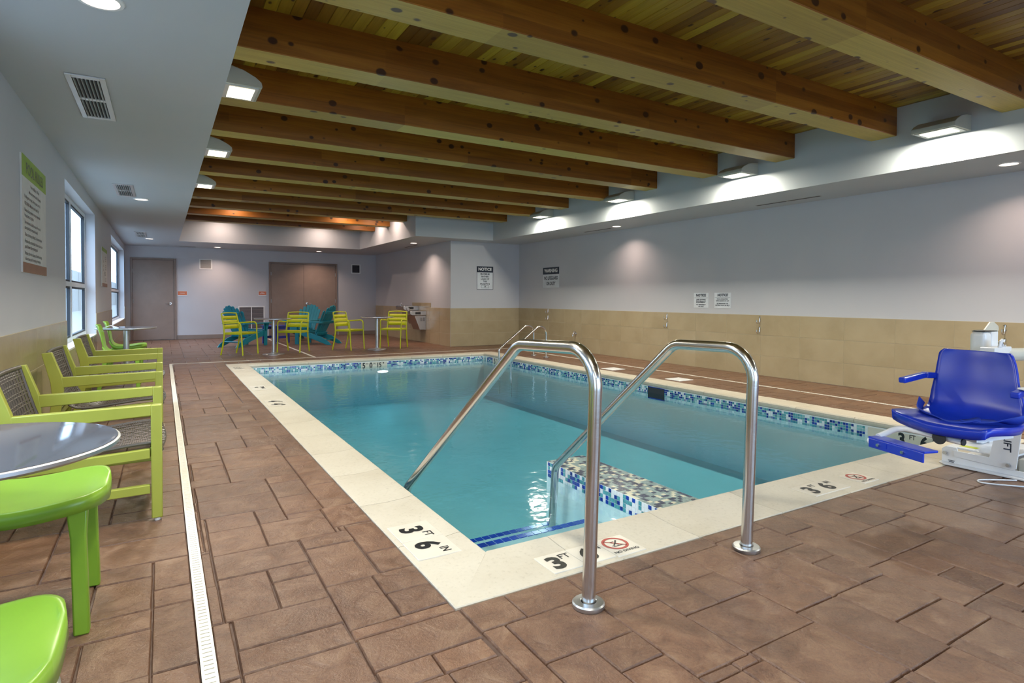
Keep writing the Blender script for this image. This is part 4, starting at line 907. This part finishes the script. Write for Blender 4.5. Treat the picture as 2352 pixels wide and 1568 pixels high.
# ---- woven armchair; faces +x, origin at floor centre between feet
def smooth_path(ctrl, n):
    out = []
    N = len(ctrl) - 1
    for i in range(n + 1):
        t_ = i / n * N; k_ = min(int(t_), N - 1); f = t_ - k_
        p0 = Vector(ctrl[max(k_ - 1, 0)]); p1 = Vector(ctrl[k_]); p2 = Vector(ctrl[k_ + 1]); p3 = Vector(ctrl[min(k_ + 2, N)])
        out.append(0.5 * ((2 * p1) + (p2 - p0) * f + (2 * p0 - 5 * p1 + 4 * p2 - p3) * f * f + (3 * p1 - p0 - 3 * p2 + p3) * f ** 3))
    return out
def make_armchair():
    t = empty('woven_armchair', '', 'chair'); W_ = 0.375; mt = 'armchair_green'
    for s_ in (-1, 1):
        y = s_ * (W_ - 0.022); m_ = MB()
        m_.obox((0.285, y, 0.3085), (0.050, 0.044, 0.583)); 
        m_.v = m_.v; m_.build('front_leg', mt, t, bevel=0.005, smooth=True)
        m_ = MB(); m_.prism([(-0.292, 0.592), (-0.292, 0.522), (0.262, 0.545), (0.262, 0.600)], 'y', y - 0.0215, y + 0.0215); m_.build('armrest', mt, t, bevel=0.004, smooth=True)
        m_ = MB(); m_.prism([(-0.345, 0.768), (-0.402, 0.762), (-0.355, 0.56), (-0.345, 0.45), (-0.42, 0.012), (-0.36, 0.012), (-0.285, 0.44), (-0.280, 0.52), (-0.290, 0.60)], 'y', y - 0.022, y + 0.022); m_.build('rear_post', mt, t, bevel=0.004, smooth=True)
        m_ = MB(); m_.prism([(-0.405, 0.135), (0.255, 0.145), (0.255, 0.19), (-0.40, 0.18)], 'y', y - 0.016, y + 0.016); m_.build('side_stretcher', mt, t, bevel=0.004)
        m_ = MB(); m_.prism([(-0.32, 0.30), (0.255, 0.325), (0.255, 0.375), (-0.32, 0.345)], 'y', y - 0.016, y + 0.016); m_.build('seat_rail', mt, t, bevel=0.004)
        for xx in (0.285, -0.395): m_ = MB(); m_.lathe([(0.012, 0.0), (0.014, 0.004), (0.014, 0.016)], (xx, y, 0), 14); m_.build('foot_glide', 'white_plastic', t)
    m_ = MB(); m_.obox((0.27, 0, 0.35), (0.03, 2 * W_ - 0.09, 0.05)); m_.build('front_rail', mt, t, bevel=0.004)
    m_ = MB(); m_.obox((-0.335, 0, 0.32), (0.03, 2 * W_ - 0.09, 0.05)); m_.build('rear_rail', mt, t, bevel=0.004)
    # woven panel along a profile curve; sag across y
    prof = smooth_path([(-0.372, 0, 0.757), (-0.352, 0, 0.68), (-0.325, 0, 0.58), (-0.292, 0, 0.47), (-0.25, 0, 0.385), (-0.16, 0, 0.362), (0.0, 0, 0.375), (0.15, 0, 0.392), (0.255, 0, 0.398), (0.30, 0, 0.385), (0.305, 0, 0.36)], 60)
    def S(i, v):
        p = prof[i]; sag = (1 - v * v) * 0.022; 
        q = prof[min(i + 1, 60)] - prof[max(i - 1, 0)]; nrm = Vector((q.z, 0, -q.x)).normalized()
        if nrm.z < 0 and i > 30: nrm = -nrm
        return Vector((p.x, v * (W_ - 0.046), p.z)) - (nrm * sag if i > 26 else Vector((1, 0, 0)) * sag * 1.0)
    wv = MB()
    def strip(pts, w, th):
        for a, b_ in zip(pts[:-1], pts[1:]): pass
        n_ = len(pts); rows = []
        for i in range(n_):
            d = (pts[min(i + 1, n_ - 1)] - pts[max(i - 1, 0)]).normalized(); rows.append(d)
        return rows
    # long strands in pairs
    nl = 15
    for k_ in range(nl):
        v0 = -0.97 + 1.94 * k_ / (nl - 1)
        for dv in (-0.018, 0.018):
            pts = []
            for i in range(0, 61, 2):
                p = S(i, max(-1, min(1, v0 + dv))); pts.append(p + Vector((0, 0, 0.0015 * (1 if (i // 2 + k_) % 2 else -1))))
            wv.tube(pts, 0.0042, 4, cap=False)
    for i in range(0, 61):
        if 2 < i < 58 and i % 3 == 2 and i < 26: continue
        pts = [S(i, -1 + 2 * j / 8) for j in range(9)]; wv.tube(pts, 0.0042, 4, cap=False)
        if i < 60:
            pts = [(S(i, -1 + 2 * j / 8) + S(i + 1, -1 + 2 * j / 8)) / 2 for j in range(9)]
            if i > 26: wv.tube(pts, 0.0036, 4, cap=False)
    wv.build('woven_seat', 'resin_strand', t, smooth=True, kind=None)
    e_ = MB(); e_.tube([S(0, -1 + 2 * j / 10) for j in range(11)], 0.012, 10); e_.tube([S(60, -1 + 2 * j / 10) for j in range(11)], 0.012, 10)
    for v0 in (-1, 1): e_.tube([S(i, v0) for i in range(0, 61, 3)], 0.009, 8)
    e_.build('wrapped_edge', 'resin_strand', t, smooth=True)
    return t
AG = 'green framed woven armchairs against the left wall'
ac = make_armchair(); ac['label'] = 'nearest green framed woven armchair, behind the foreground table'; ac['group'] = AG; ac.location = (-0.315, 3.885, 0)
copy_tree(ac, (-0.31, 5.45, 0), 0, 'middle one of the three green framed woven armchairs by the wall', AG)
copy_tree(ac, (-0.31, 7.09, 0), 0, 'farthest of the three green woven armchairs, below the first window', AG)
# ---- moulded shell chair; faces +x
def make_shell():
    t = empty('shell_chair', '', 'chair')
    ctr = [(-0.285, 0.80, 0.165), (-0.262, 0.76, 0.195), (-0.235, 0.68, 0.205), (-0.215, 0.60, 0.205), (-0.195, 0.52, 0.20), (-0.165, 0.465, 0.205), (-0.11, 0.435, 0.215), (-0.03, 0.427, 0.222), (0.06, 0.432, 0.226), (0.14, 0.442, 0.222), (0.19, 0.448, 0.205), (0.222, 0.449, 0.165), (0.238, 0.446, 0.10)]
    P3 = smooth_path([(a, b_, c) for a, b_, c in ctr], 40); nv = 16
    rows = []
    for i, p in enumerate(P3):
        r_ = []
        back = max(0, 1 - i / 14)
        for j in range(nv + 1):
            v = -1 + 2 * j / nv; a = math.sin(v * PI / 2); y = a * p.z
            dish = (a * a) * 0.016
            r_.append((p.x + (0.035 * a * a * back), y, p.y + dish * (1 - back) - 0.012 * (1 - back) * 0))
        rows.append(r_)
    m_ = MB(); m_.grid(rows)
    # skirt that turns down round the seat edge
    i0 = 13; edge = [rows[i][0] for i in range(i0, 41)] + [rows[40][j] for j in range(1, nv)] + [rows[i][nv] for i in range(40, i0 - 1, -1)]
    n_ = len(edge); low = [(x_ * 0.985, y_ * 0.985, z_ - 0.040 * min(1, min(k_, n_ - 1 - k_) / 6 + 0.25)) for k_, (x_, y_, z_) in enumerate(edge)]
    m_.add(edge + low, [(k_, k_ + 1, n_ + k_ + 1, n_ + k_) for k_ in range(n_ - 1)])
    bmw = m_.build('seat_shell', 'lime_plastic', t, smooth=True, solid=0.012, angle=60)
    bm = bmesh.new(); bm.from_mesh(bmw.data); bmesh.ops.remove_doubles(bm, verts=bm.verts, dist=0.0005); bmesh.ops.recalc_face_normals(bm, faces=bm.faces); bm.to_mesh(bmw.data); bm.free()
    bmw.data.polygons.foreach_set('use_smooth', [True] * len(bmw.data.polygons))
    for xx, yy, dx, dy in ((0.165, 0.185, 0.01, 0.012), (0.165, -0.185, 0.01, -0.012), (-0.15, 0.175, -0.085, 0.02), (-0.15, -0.175, -0.085, -0.02)):
        m_ = MB(); a, b_ = 0.031, 0.023
        top = [(xx + sx * a, yy + sy * a * 0.8, 0.432) for sx, sy in ((-1, -1), (1, -1), (1, 1), (-1, 1))]; mid = [(xx + dx * 0.3 + sx * 0.023, yy + dy * 0.3 + sy * 0.02, 0.33) for sx, sy in ((-1, -1), (1, -1), (1, 1), (-1, 1))]
        bot = [(xx + dx + sx * b_, yy + dy + sy * b_, 0.0) for sx, sy in ((-1, -1), (1, -1), (1, 1), (-1, 1))]
        m_.add(top + mid + bot, [(0, 1, 2, 3), (0, 4, 5, 1), (1, 5, 6, 2), (2, 6, 7, 3), (3, 7, 4, 0), (4, 8, 9, 5), (5, 9, 10, 6), (6, 10, 11, 7), (7, 11, 8, 4), (11, 10, 9, 8)])
        m_.build('leg', 'lime_plastic', t, bevel=0.006, smooth=True)
    return t
SG = 'lime moulded shell chairs'
sc_ = make_shell(); sc_['label'] = 'lime shell chair partly under the foreground table, whole seat corner visible'; sc_['group'] = SG; sc_.location = (-0.42, 2.665, 0)
copy_tree(sc_, (-0.425, 1.47, 0), 0, 'lime shell chair cut off at the bottom left corner', SG)
copy_tree(sc_, (-0.445, 10.16, 0), 0, 'farther of two lime shell chairs by the second window', SG)
copy_tree(sc_, (-0.445, 9.02, 0), 0, 'nearer of two lime shell chairs by the second window, behind armchairs', SG)
# ---- lime aluminium slat armchair; faces +x
def make_slat():
    t = empty('slat_armchair', '', 'chair'); mt = 'lime_metal'; r = 0.0145
    def arc(p): return fillet(p, [0.075] * (len(p) - 2), 6)
    for s_ in (-1, 1):
        y = s_ * 0.235
        m_ = MB(); m_.tube([(-0.275, y, 0.0), (-0.225, y, 0.20), (-0.195, y, 0.38), (-0.195, y, 0.46), (-0.215, y * 0.99, 0.60), (-0.262, y * 0.96, 0.80), (-0.268, y * 0.95, 0.825)], [0.014, 0.0155, 0.017, 0.017, 0.0155, 0.014, 0.014], 12); m_.build('rear_leg', mt, t, smooth=True)
        m_ = MB(); m_.tube(arc([(0.225, y * 1.03, 0.0), (0.195, y * 1.04, 0.42), (0.185, y * 1.08, 0.655), (-0.215, y * 1.02, 0.625)]), [0.0145] * 9 + [0.0125] * 9 if False else 0.0145, 12); m_.build('front_leg', mt, t, smooth=True)
        m_ = MB(); m_.bar((-0.195, y * 0.98, 0.425), (0.19, y * 1.0, 0.430), 0.022, 0.034); m_.build('side_rail', mt, t, bevel=0.004)
    m_ = MB(); m_.bar((0.185, -0.235, 0.428), (0.185, 0.235, 0.428), 0.024, 0.036); m_.build('front_rail', mt, t, bevel=0.004)
    for k_ in range(6):
        m_ = MB(); x_ = -0.165 + k_ * 0.062; m_.box(x_ - 0.027, x_ + 0.027, -0.222, 0.222, 0.443, 0.452); m_.build('seat_slat', mt, t, bevel=0.002)
    def slat(z0, z1, x0, x1):
        m_ = MB(); n_ = 10; rows = []
        for f in (0, 1):
            r_ = []
            for j in range(n_ + 1):
                v = -1 + 2 * j / n_; r_.append(((x0 if f == 0 else x1) - 0.022 * (1 - v * v), v * 0.222, z0 if f == 0 else z1))
            rows.append(r_)
        m_.grid(rows); m_.build('back_slat', mt, t, smooth=True, solid=0.008)
    slat(0.515, 0.600, -0.205, -0.222); slat(0.612, 0.690, -0.225, -0.243); slat(0.702, 0.775, -0.246, -0.262)
    m_ = MB(); m_.tube([(-0.268 - 0.03 * (1 - (v / 10) ** 2), v / 10 * 0.222, 0.825 + 0.012 * (1 - (v / 10) ** 2)) for v in range(-10, 11, 2)], 0.0125, 10); m_.build('top_rail', mt, t, smooth=True)
    return t
def ang(dx, dy): return math.atan2(dy, dx)
LG = 'lime slatted armchairs round the far tables'
s0 = make_slat(); s0['label'] = 'leftmost lime slatted armchair, left of a pedestal table'; s0['group'] = LG; s0.location = (1.36, 13.05, 0); s0.rotation_euler = (0, 0, ang(.385, -.35))
copy_tree(s0, (2.39, 13.14, 0), ang(-.255, -.37), 'lime slatted armchair right of the left pedestal table, over the drain line', LG)
copy_tree(s0, (3.59, 13.16, 0), ang(.306, -.39), 'lime slatted armchair left of the right pedestal table', LG)
copy_tree(s0, (4.62, 13.16, 0), ang(-.357, -.419), 'rightmost lime slatted armchair, in front of the drinking fountains', LG)
# ---- adirondack chair; faces +x
def make_adirondack():
    t = empty('adirondack_chair', '', 'chair'); mt = 'teal_lumber'
    for s_ in (-1, 1):
        y = s_ * 0.265; m_ = MB()
        m_.prism([(0.42, 0.37), (0.42, 0.24), (0.25, 0.215), (-0.05, 0.13), (-0.42, 0.0), (-0.53, 0.0), (-0.47, 0.07), (-0.25, 0.20), (0.0, 0.27), (0.25, 0.345)], 'y', y - 0.012, y + 0.012); m_.build('side_rail', mt, t, bevel=0.003)
        m_ = MB(); m_.box(0.33, 0.43, y + (0.012 if s_ > 0 else -0.034), y + (0.034 if s_ > 0 else -0.012), 0, 0.53); m_.build('front_leg', mt, t, bevel=0.003)
        m_ = MB(); ya = s_ * 0.32
        m_.prism([(0.48, ya - 0.07), (0.50, ya), (0.48, ya + 0.07), (0.30, ya + 0.075), (-0.10, ya + s_ * 0.02 + 0.035), (-0.33, ya - s_ * 0.01 + 0.03), (-0.33, ya - s_ * 0.01 - 0.03), (-0.10, ya + s_ * 0.02 - 0.035), (0.30, ya - 0.075)], 'z', 0.53, 0.553); m_.build('armrest', mt, t, bevel=0.003)
        m_ = MB(); m_.prism([(0.36, 0.53), (0.36, 0.36), (0.39, 0.36), (0.46, 0.53)], 'y', ya - 0.011 + s_ * 0.0, ya + 0.011); m_.build('arm_bracket', mt, t)
    for k_ in range(6):
        m_ = MB(); x_ = 0.41 - k_ * 0.085; z_ = 0.372 - k_ * 0.026; m_.bar((x_, -0.28, z_), (x_, 0.28, z_), 0.075, 0.02, (0.3, 0, 1)); m_.build('seat_slat', mt, t, bevel=0.002)
    m_ = MB(); m_.bar((0.435, -0.28, 0.31), (0.435, 0.28, 0.31), 0.02, 0.10); m_.build('apron', mt, t)
    hs = [0.70, 0.78, 0.83, 0.85, 0.83, 0.78, 0.70]
    for k_ in range(7):
        v = (k_ - 3) / 3; h = hs[k_]; wb, wt = 0.030, 0.041; yb, yt = v * 0.195, v * 0.262
        cx_ = 0.04 * v * v; n_ = 6
        poly = [(yb - wb, 0.0), (yb + wb, 0.0), (yt + wt, h - 0.03)] + [(yt + wt * math.cos(a), h - 0.03 + 0.035 * math.sin(a)) for a in [PI * q / n_ for q in range(1, n_)]] + [(yt - wt, h - 0.03)]
        m_ = MB(); m_.prism(poly, 'x', 0, 0.02); ca, sa = math.cos(math.radians(27)), math.sin(math.radians(27))
        m_.v = [(-0.075 + x_ * ca - z_ * sa + cx_ * (0.3 + z_), y_, 0.20 + z_ * ca + x_ * sa) for x_, y_, z_ in m_.v]; m_.build('back_slat', mt, t, bevel=0.003)
    for z_, x_, w_ in ((0.26, -0.125, 0.25), (0.54, -0.27, 0.33), (0.78, -0.385, 0.24)):
        m_ = MB(); m_.bar((x_, -w_, z_), (x_, w_, z_), 0.022, 0.07, (-0.5, 0, 1)); m_.build('back_brace', mt, t, bevel=0.002)
    m_ = MB(); m_.bar((-0.33, -0.255, 0.115), (-0.33, 0.255, 0.115), 0.06, 0.02, (0.35, 0, 1)); m_.build('rear_stretcher', mt, t, bevel=0.002)
    return t
DG = 'teal adirondack chairs by the double doors'
a0 = make_adirondack(); a0['label'] = 'left teal adirondack chair facing away, behind the leftmost lime armchair'; a0['group'] = DG; a0.location = (1.66, 15.22, 0); a0.rotation_euler = (0, 0, ang(.572, .475))
copy_tree(a0, (3.32, 15.12, 0), ang(-.74, .67), 'right teal adirondack chair turned back to camera, cross braces visible', DG)
copy_tree(a0, (3.33, 16.68, 0), ang(-.6, -.8), 'farthest teal adirondack chair facing the pool before the double doors', DG)
# ---- navy side table
t = empty('side_table', 'navy blue slatted side table between the teal chairs', 'table', (2.47, 15.85, 0), ang(.45, .3))
for k_ in range(5): m_ = MB(); y_ = -0.23 + k_ * 0.098; m_.box(-0.26, 0.26, y_ - 0.0, y_ + 0.088, 0.43, 0.45); m_.build('top_slat', 'navy_lumber', t, bevel=0.002)
for sx in (-1, 1):
    for sy in (-1, 1): m_ = MB(); m_.obox((sx * 0.215, sy * 0.19, 0.215), (0.075, 0.03, 0.43)); m_.build('leg', 'navy_lumber', t, bevel=0.002)
for sy in (-1, 1): m_ = MB(); m_.obox((0, sy * 0.19, 0.39), (0.5, 0.022, 0.07)); m_.build('apron', 'navy_lumber', t); m_ = MB(); m_.obox((0, sy * 0.17, 0.155), (0.40, 0.02, 0.06)); m_.build('stretcher', 'navy_lumber', t)

# ================================================================== POOL LIFT
lift = empty('pool_lift', 'white pool access lift with moulded blue seat at the pool corner', 'lift', (4.95, 1.75, 0))
OX, OY = 4.95, 1.75
def LB(name, mat, fn, par=None, **kw):
    m_ = MB(); fn(m_); m_.v = [(v[0] - OX, v[1] - OY, v[2]) for v in m_.v] if not kw.pop('local', False) else m_.v
    return m_.build(name, mat, par or lift, **kw)
W_ = 'lift_white'
LB('base_plate', W_, lambda m: m.prism([(4.72, 2.02), (4.685, 1.98), (4.685, 1.0), (5.36, 1.0), (5.36, 2.02)], 'z', 0.002, 0.014), bevel=0.003)
for xx in (4.73, 5.27):
    sp = LB('side_plate', W_, lambda m: m.prism([(2.01, 0.014), (2.01, 0.105), (1.985, 0.125), (1.92, 0.125), (1.90, 0.062), (1.58, 0.050), (1.05, 0.05), (1.05, 0.014)], 'x', xx, xx + 0.010), bevel=0.002)
    up_ = LB('upright_plate', W_, lambda m: m.prism([(1.94, 0.105), (1.73, 0.105), (1.66, 0.52), (1.54, 0.52), (1.585, 0.06), (1.60, 0.05), (1.63, 0.05), (1.93, 0.062)], 'x', xx - 0.008, xx), bevel=0.002)
    for (yy, zz_) in ((1.985, 0.080), (1.625, 0.078)): LB('bolt', 'brushed_steel', lambda m: m.tube([(xx - 0.012 - 0.012, yy, zz_), (xx - 0.008, yy, zz_)], 0.013, 6), up_)
text('LIFT', 0.058, (4.7215 - OX, 1.635 - OY, 0.215), (0, 0, -1), (0, -1, 0), 'sign_navy', lift, bold=0.02, off=0.0)
LB('rating_label', 'sign_navy', lambda m: (m.box(4.7285, 4.7295, 1.93, 1.97, 0.028, 0.032), m.box(4.7285, 4.7295, 1.935, 1.965, 0.018, 0.023)))
LB('top_cover', W_, lambda m: m.box(4.745, 5.26, 1.62, 1.985, 0.115, 0.128), bevel=0.003)
LB('warning_label', 'warning_yellow', lambda m: m.box(4.79, 4.85, 1.83, 1.93, 0.128, 0.129))
LB('ballast_box', 'lift_beige', lambda m: m.box(4.80, 5.22, 1.05, 1.60, 0.014, 0.115), bevel=0.006)
LB('mast', W_, lambda m: (m.box(4.97, 5.08, 1.855, 1.955, 0.128, 0.925), ), bevel=0.03, seg=4)
LB('mast_rear', W_, lambda m: (m.box(5.085, 5.19, 1.86, 1.98, 0.128, 0.925), ), bevel=0.008)
LB('mast_cap', 'rubber_black', lambda m: (m.box(4.985, 5.07, 1.865, 1.945, 0.925, 0.931), m.box(5.09, 5.185, 1.865, 1.975, 0.925, 0.931)))
LB('crank_cover', 'lift_beige', lambda m: m.prism([(5.20, 0.92), (5.31, 0.985), (5.37, 0.985), (5.44, 0.955), (5.45, 0.93), (5.33, 0.80), (5.19, 0.80)], 'y', 1.95, 1.965), bevel=0.004)
LB('gusset_plate', W_, lambda m: m.prism([(5.24, 0.92), (5.44, 0.92), (5.44, 0.74), (5.24, 0.74)], 'y', 1.965, 1.99), bevel=0.004)
LB('arm_bracket', W_, lambda m: (m.box(4.86, 5.13, 1.76, 1.85, 0.70, 0.825), m.prism([(4.93, 0.825), (4.955, 0.868), (4.99, 0.885), (5.02, 0.868), (5.05, 0.825)], 'y', 1.76, 1.775)), bevel=0.006)
LB('bracket_bolt', 'chrome', lambda m: m.tube([(4.985, 1.75, 0.85), (4.985, 1.785, 0.85)], 0.014, 8))
LB('arm_tube', 'lift_beige', lambda m: m.tube([(5.10, 1.80, 0.765), (6.2, 1.48, 0.755)], 0.046, 20), smooth=True)
LB('control_box', 'lift_beige', lambda m: m.box(5.02, 5.22, 1.45, 1.60, 0.42, 0.60), bevel=0.01)
LB('emergency_button', 'red_ink', lambda m: m.lathe([(0.018, 0.60), (0.018, 0.625), (0.012, 0.632)], (5.03, 1.56, 0), 16))
# seat group, local frame: +x facing, +y towards the pool
FD = Vector((-0.985, 0.17, 0)).normalized(); LD = Vector((0.17, 0.985, 0)).normalized(); SO = Vector((3.70, 1.495, 0))
def T(m):
    m.v = [tuple(SO + FD * v[0] - LD * 0 + LD * v[1] + Vector((0, 0, v[2])) - Vector((OX, OY, 0))) for v in m.v]
def SB(name, mat, fn, par=None, **kw):
    m_ = MB(); fn(m_); T(m_); return m_.build(name, mat, par or lift, **kw)
def seat(m):
    prof = [(0.225, 0.487, 0.262), (0.215, 0.497, 0.270), (0.19, 0.503, 0.276), (0.10, 0.500, 0.282), (0.0, 0.492, 0.280), (-0.08, 0.490, 0.275), (-0.15, 0.505, 0.268), (-0.19, 0.55, 0.262), (-0.215, 0.62, 0.252), (-0.235, 0.70, 0.235), (-0.255, 0.78, 0.225), (-0.268, 0.84, 0.212), (-0.274, 0.862, 0.190)]
    P3 = smooth_path(prof, 44); rows = []; nv = 18
    for i, p in enumerate(P3):
        r_ = []
        for j in range(nv + 1):
            v = -1 + 2 * j / nv; y = v * p.z; lip = max(0, (abs(v) - 0.78) / 0.22) ** 2
            f = min(1, max(0, (i - 20) / 12)); fr2 = max(0, 1 - i / 16); gg = min(1, max(0, (i - 12) / 28)); y = y * (1 - 0.06 * gg) + 0.085 * gg; r_.append((p.x + 0.045 * v * v * f * 0.6 - 0.20 * max(0, y) * fr2, y - 0.02 * max(0, v), p.y + (0.018 * v * v + 0.006 * lip) * (1 - f)))
        rows.append(r_)
    m.grid(rows)
    edge = [rows[i][0] for i in range(0, 26)][::-1] + [rows[0][j] for j in range(1, nv)] + [rows[i][nv] for i in range(0, 26)]
    n_ = len(edge); low = [(x_ * 0.99, y_ * 0.99, z_ - 0.042 * min(1, min(k_, n_ - 1 - k_) / 8 + 0.2)) for k_, (x_, y_, z_) in enumerate(edge)]
    m.add(edge + low, [(k_, k_ + 1, n_ + k_ + 1, n_ + k_) for k_ in range(n_ - 1)])
ss = SB('seat_shell', 'lift_blue', seat, solid=0.014, smooth=True, angle=60)
bm = bmesh.new(); bm.from_mesh(ss.data); bmesh.ops.remove_doubles(bm, verts=bm.verts, dist=0.0005); bmesh.ops.recalc_face_normals(bm, faces=bm.faces); bm.to_mesh(ss.data); bm.free(); ss.data.polygons.foreach_set('use_smooth', [True] * len(ss.data.polygons))
for s_ in (-1, 1):
    SB('armrest', 'lift_blue', lambda m: (m.bar((-0.23, s_ * 0.262 + 0.02, 0.70), (-0.14, s_ * 0.275 + 0.01, 0.705), 0.05, 0.035), m.bar((-0.14, s_ * 0.275 + 0.01, 0.705), (0.05, s_ * 0.285, 0.68), 0.042, 0.032)), bevel=0.008, seg=3)
def strapf(pts, w=0.05, th=0.004):
    def f(m):
        P_ = smooth_path(pts, 40); rows = []
        for k_, p in enumerate(P_):
            d = (P_[min(k_ + 1, 40)] - P_[max(k_ - 1, 0)]).normalized(); tw = 0.55 * math.sin(k_ * 0.16); u = Vector((1, 0, 0.25 + tw)); u = (u - d * u.dot(d)).normalized()
            rows.append([tuple(p - u * w / 2), tuple(p), tuple(p + u * w / 2)])
        m.grid(rows)
    return f
SB('seat_belt', 'strap_blue', strapf([Vector(p) for p in [(-0.13, 0.285, 0.56), (-0.06, 0.25, 0.515), (0.0, 0.17, 0.506), (0.03, 0.08, 0.50), (0.06, -0.0, 0.502), (0.05, -0.06, 0.512), (0.02, -0.10, 0.525), (-0.02, -0.12, 0.515)]]), solid=0.004, smooth=True)
SB('seat_belt', 'strap_blue', strapf([Vector(p) for p in [(-0.14, -0.27, 0.56), (-0.07, -0.235, 0.54), (-0.02, -0.19, 0.53), (0.01, -0.12, 0.52), (0.04, -0.04, 0.508)]]), solid=0.004, smooth=True)
SB('seat_post', 'lift_white', lambda m: (m.tube([(-0.25, 0.06, 0.44), (-0.36, 0.07, 0.44), (-0.39, 0.09, 0.52), (-0.42, 0.12, 0.60), (-1.14, 0.52, 0.60)], 0.025, 12), m.box(-0.20, 0.10, -0.15, 0.15, 0.42, 0.445)))
ft = SB('footrest_tube', 'lift_white', lambda m: m.tube(fillet([(0.175, -0.13, 0.425), (0.175, 0.20, 0.435), (0.345, 0.20, 0.395)], [0.06], 8), 0.0165, 14), smooth=True)
SB('tube_cap', 'rubber_black', lambda m: m.tube([(0.175, -0.13, 0.425), (0.175, -0.137, 0.425)], 0.0175, 16), ft)
SB('round_cap', 'rubber_black', lambda m: m.tube([(0.205, -0.035, 0.43), (0.212, -0.035, 0.43)], 0.034, 20), ft)
fr_ = SB('footrest', 'lift_blue', lambda m: (m.bar((0.355, 0.215, 0.392), (0.400, -0.125, 0.392), 0.085, 0.012), m.bar((0.395, 0.215, 0.365), (0.442, -0.115, 0.365), 0.010, 0.05), m.bar((0.42, 0.10, 0.37), (0.36, 0.10, 0.37), 0.006, 0.03), m.bar((0.42, -0.02, 0.37), (0.36, -0.02, 0.37), 0.006, 0.03)), bevel=0.003)
for yy in (0.15, 0.0): SB('bolt', 'chrome', lambda m: m.tube([(0.408 + (0.15 - yy) * 0.14, yy, 0.365), (0.420 + (0.15 - yy) * 0.14, yy, 0.365)], 0.0085, 10), fr_)
SB('end_cap', 'white_plastic', lambda m: m.tube([(0.375, 0.224, 0.372), (0.376, 0.214, 0.372)], 0.022, 14), fr_)
SB('handset', 'white_plastic', lambda m: (m.obox((-0.02, -0.345, 0.62), (0.035, 0.05, 0.15)), m.bar((-0.02, -0.345, 0.705), (-0.02, -0.27, 0.712), 0.05, 0.01)), bevel=0.008)
SB('handset_cord', 'white_plastic', lambda m: m.tube([(-0.02, -0.345, 0.55), (-0.03, -0.34, 0.48), (-0.08, -0.33, 0.42), (-0.20, -0.29, 0.38)], 0.004, 8), smooth=True)
def coil(m):
    pts = []
    for k_ in range(0, 330):
        a = k_ * 0.62; z_ = 0.40 - 0.38 * k_ / 330; pts.append((4.38 + 0.012 * math.cos(a), 1.375 + 0.012 * math.sin(a), z_))
    m.tube(pts, 0.0032, 6)
LB('coiled_cord', 'lift_white', coil, smooth=True)
LB('loose_cable', 'lift_white', lambda m: m.tube(smooth_path([(4.66, 1.56, 0.006), (4.56, 1.63, 0.006), (4.46, 1.685, 0.006), (4.41, 1.66, 0.006), (4.44, 1.60, 0.006), (4.50, 1.53, 0.006), (4.56, 1.47, 0.006), (4.62, 1.44, 0.006), (4.70, 1.42, 0.016)], 40), 0.0045, 8), smooth=True)
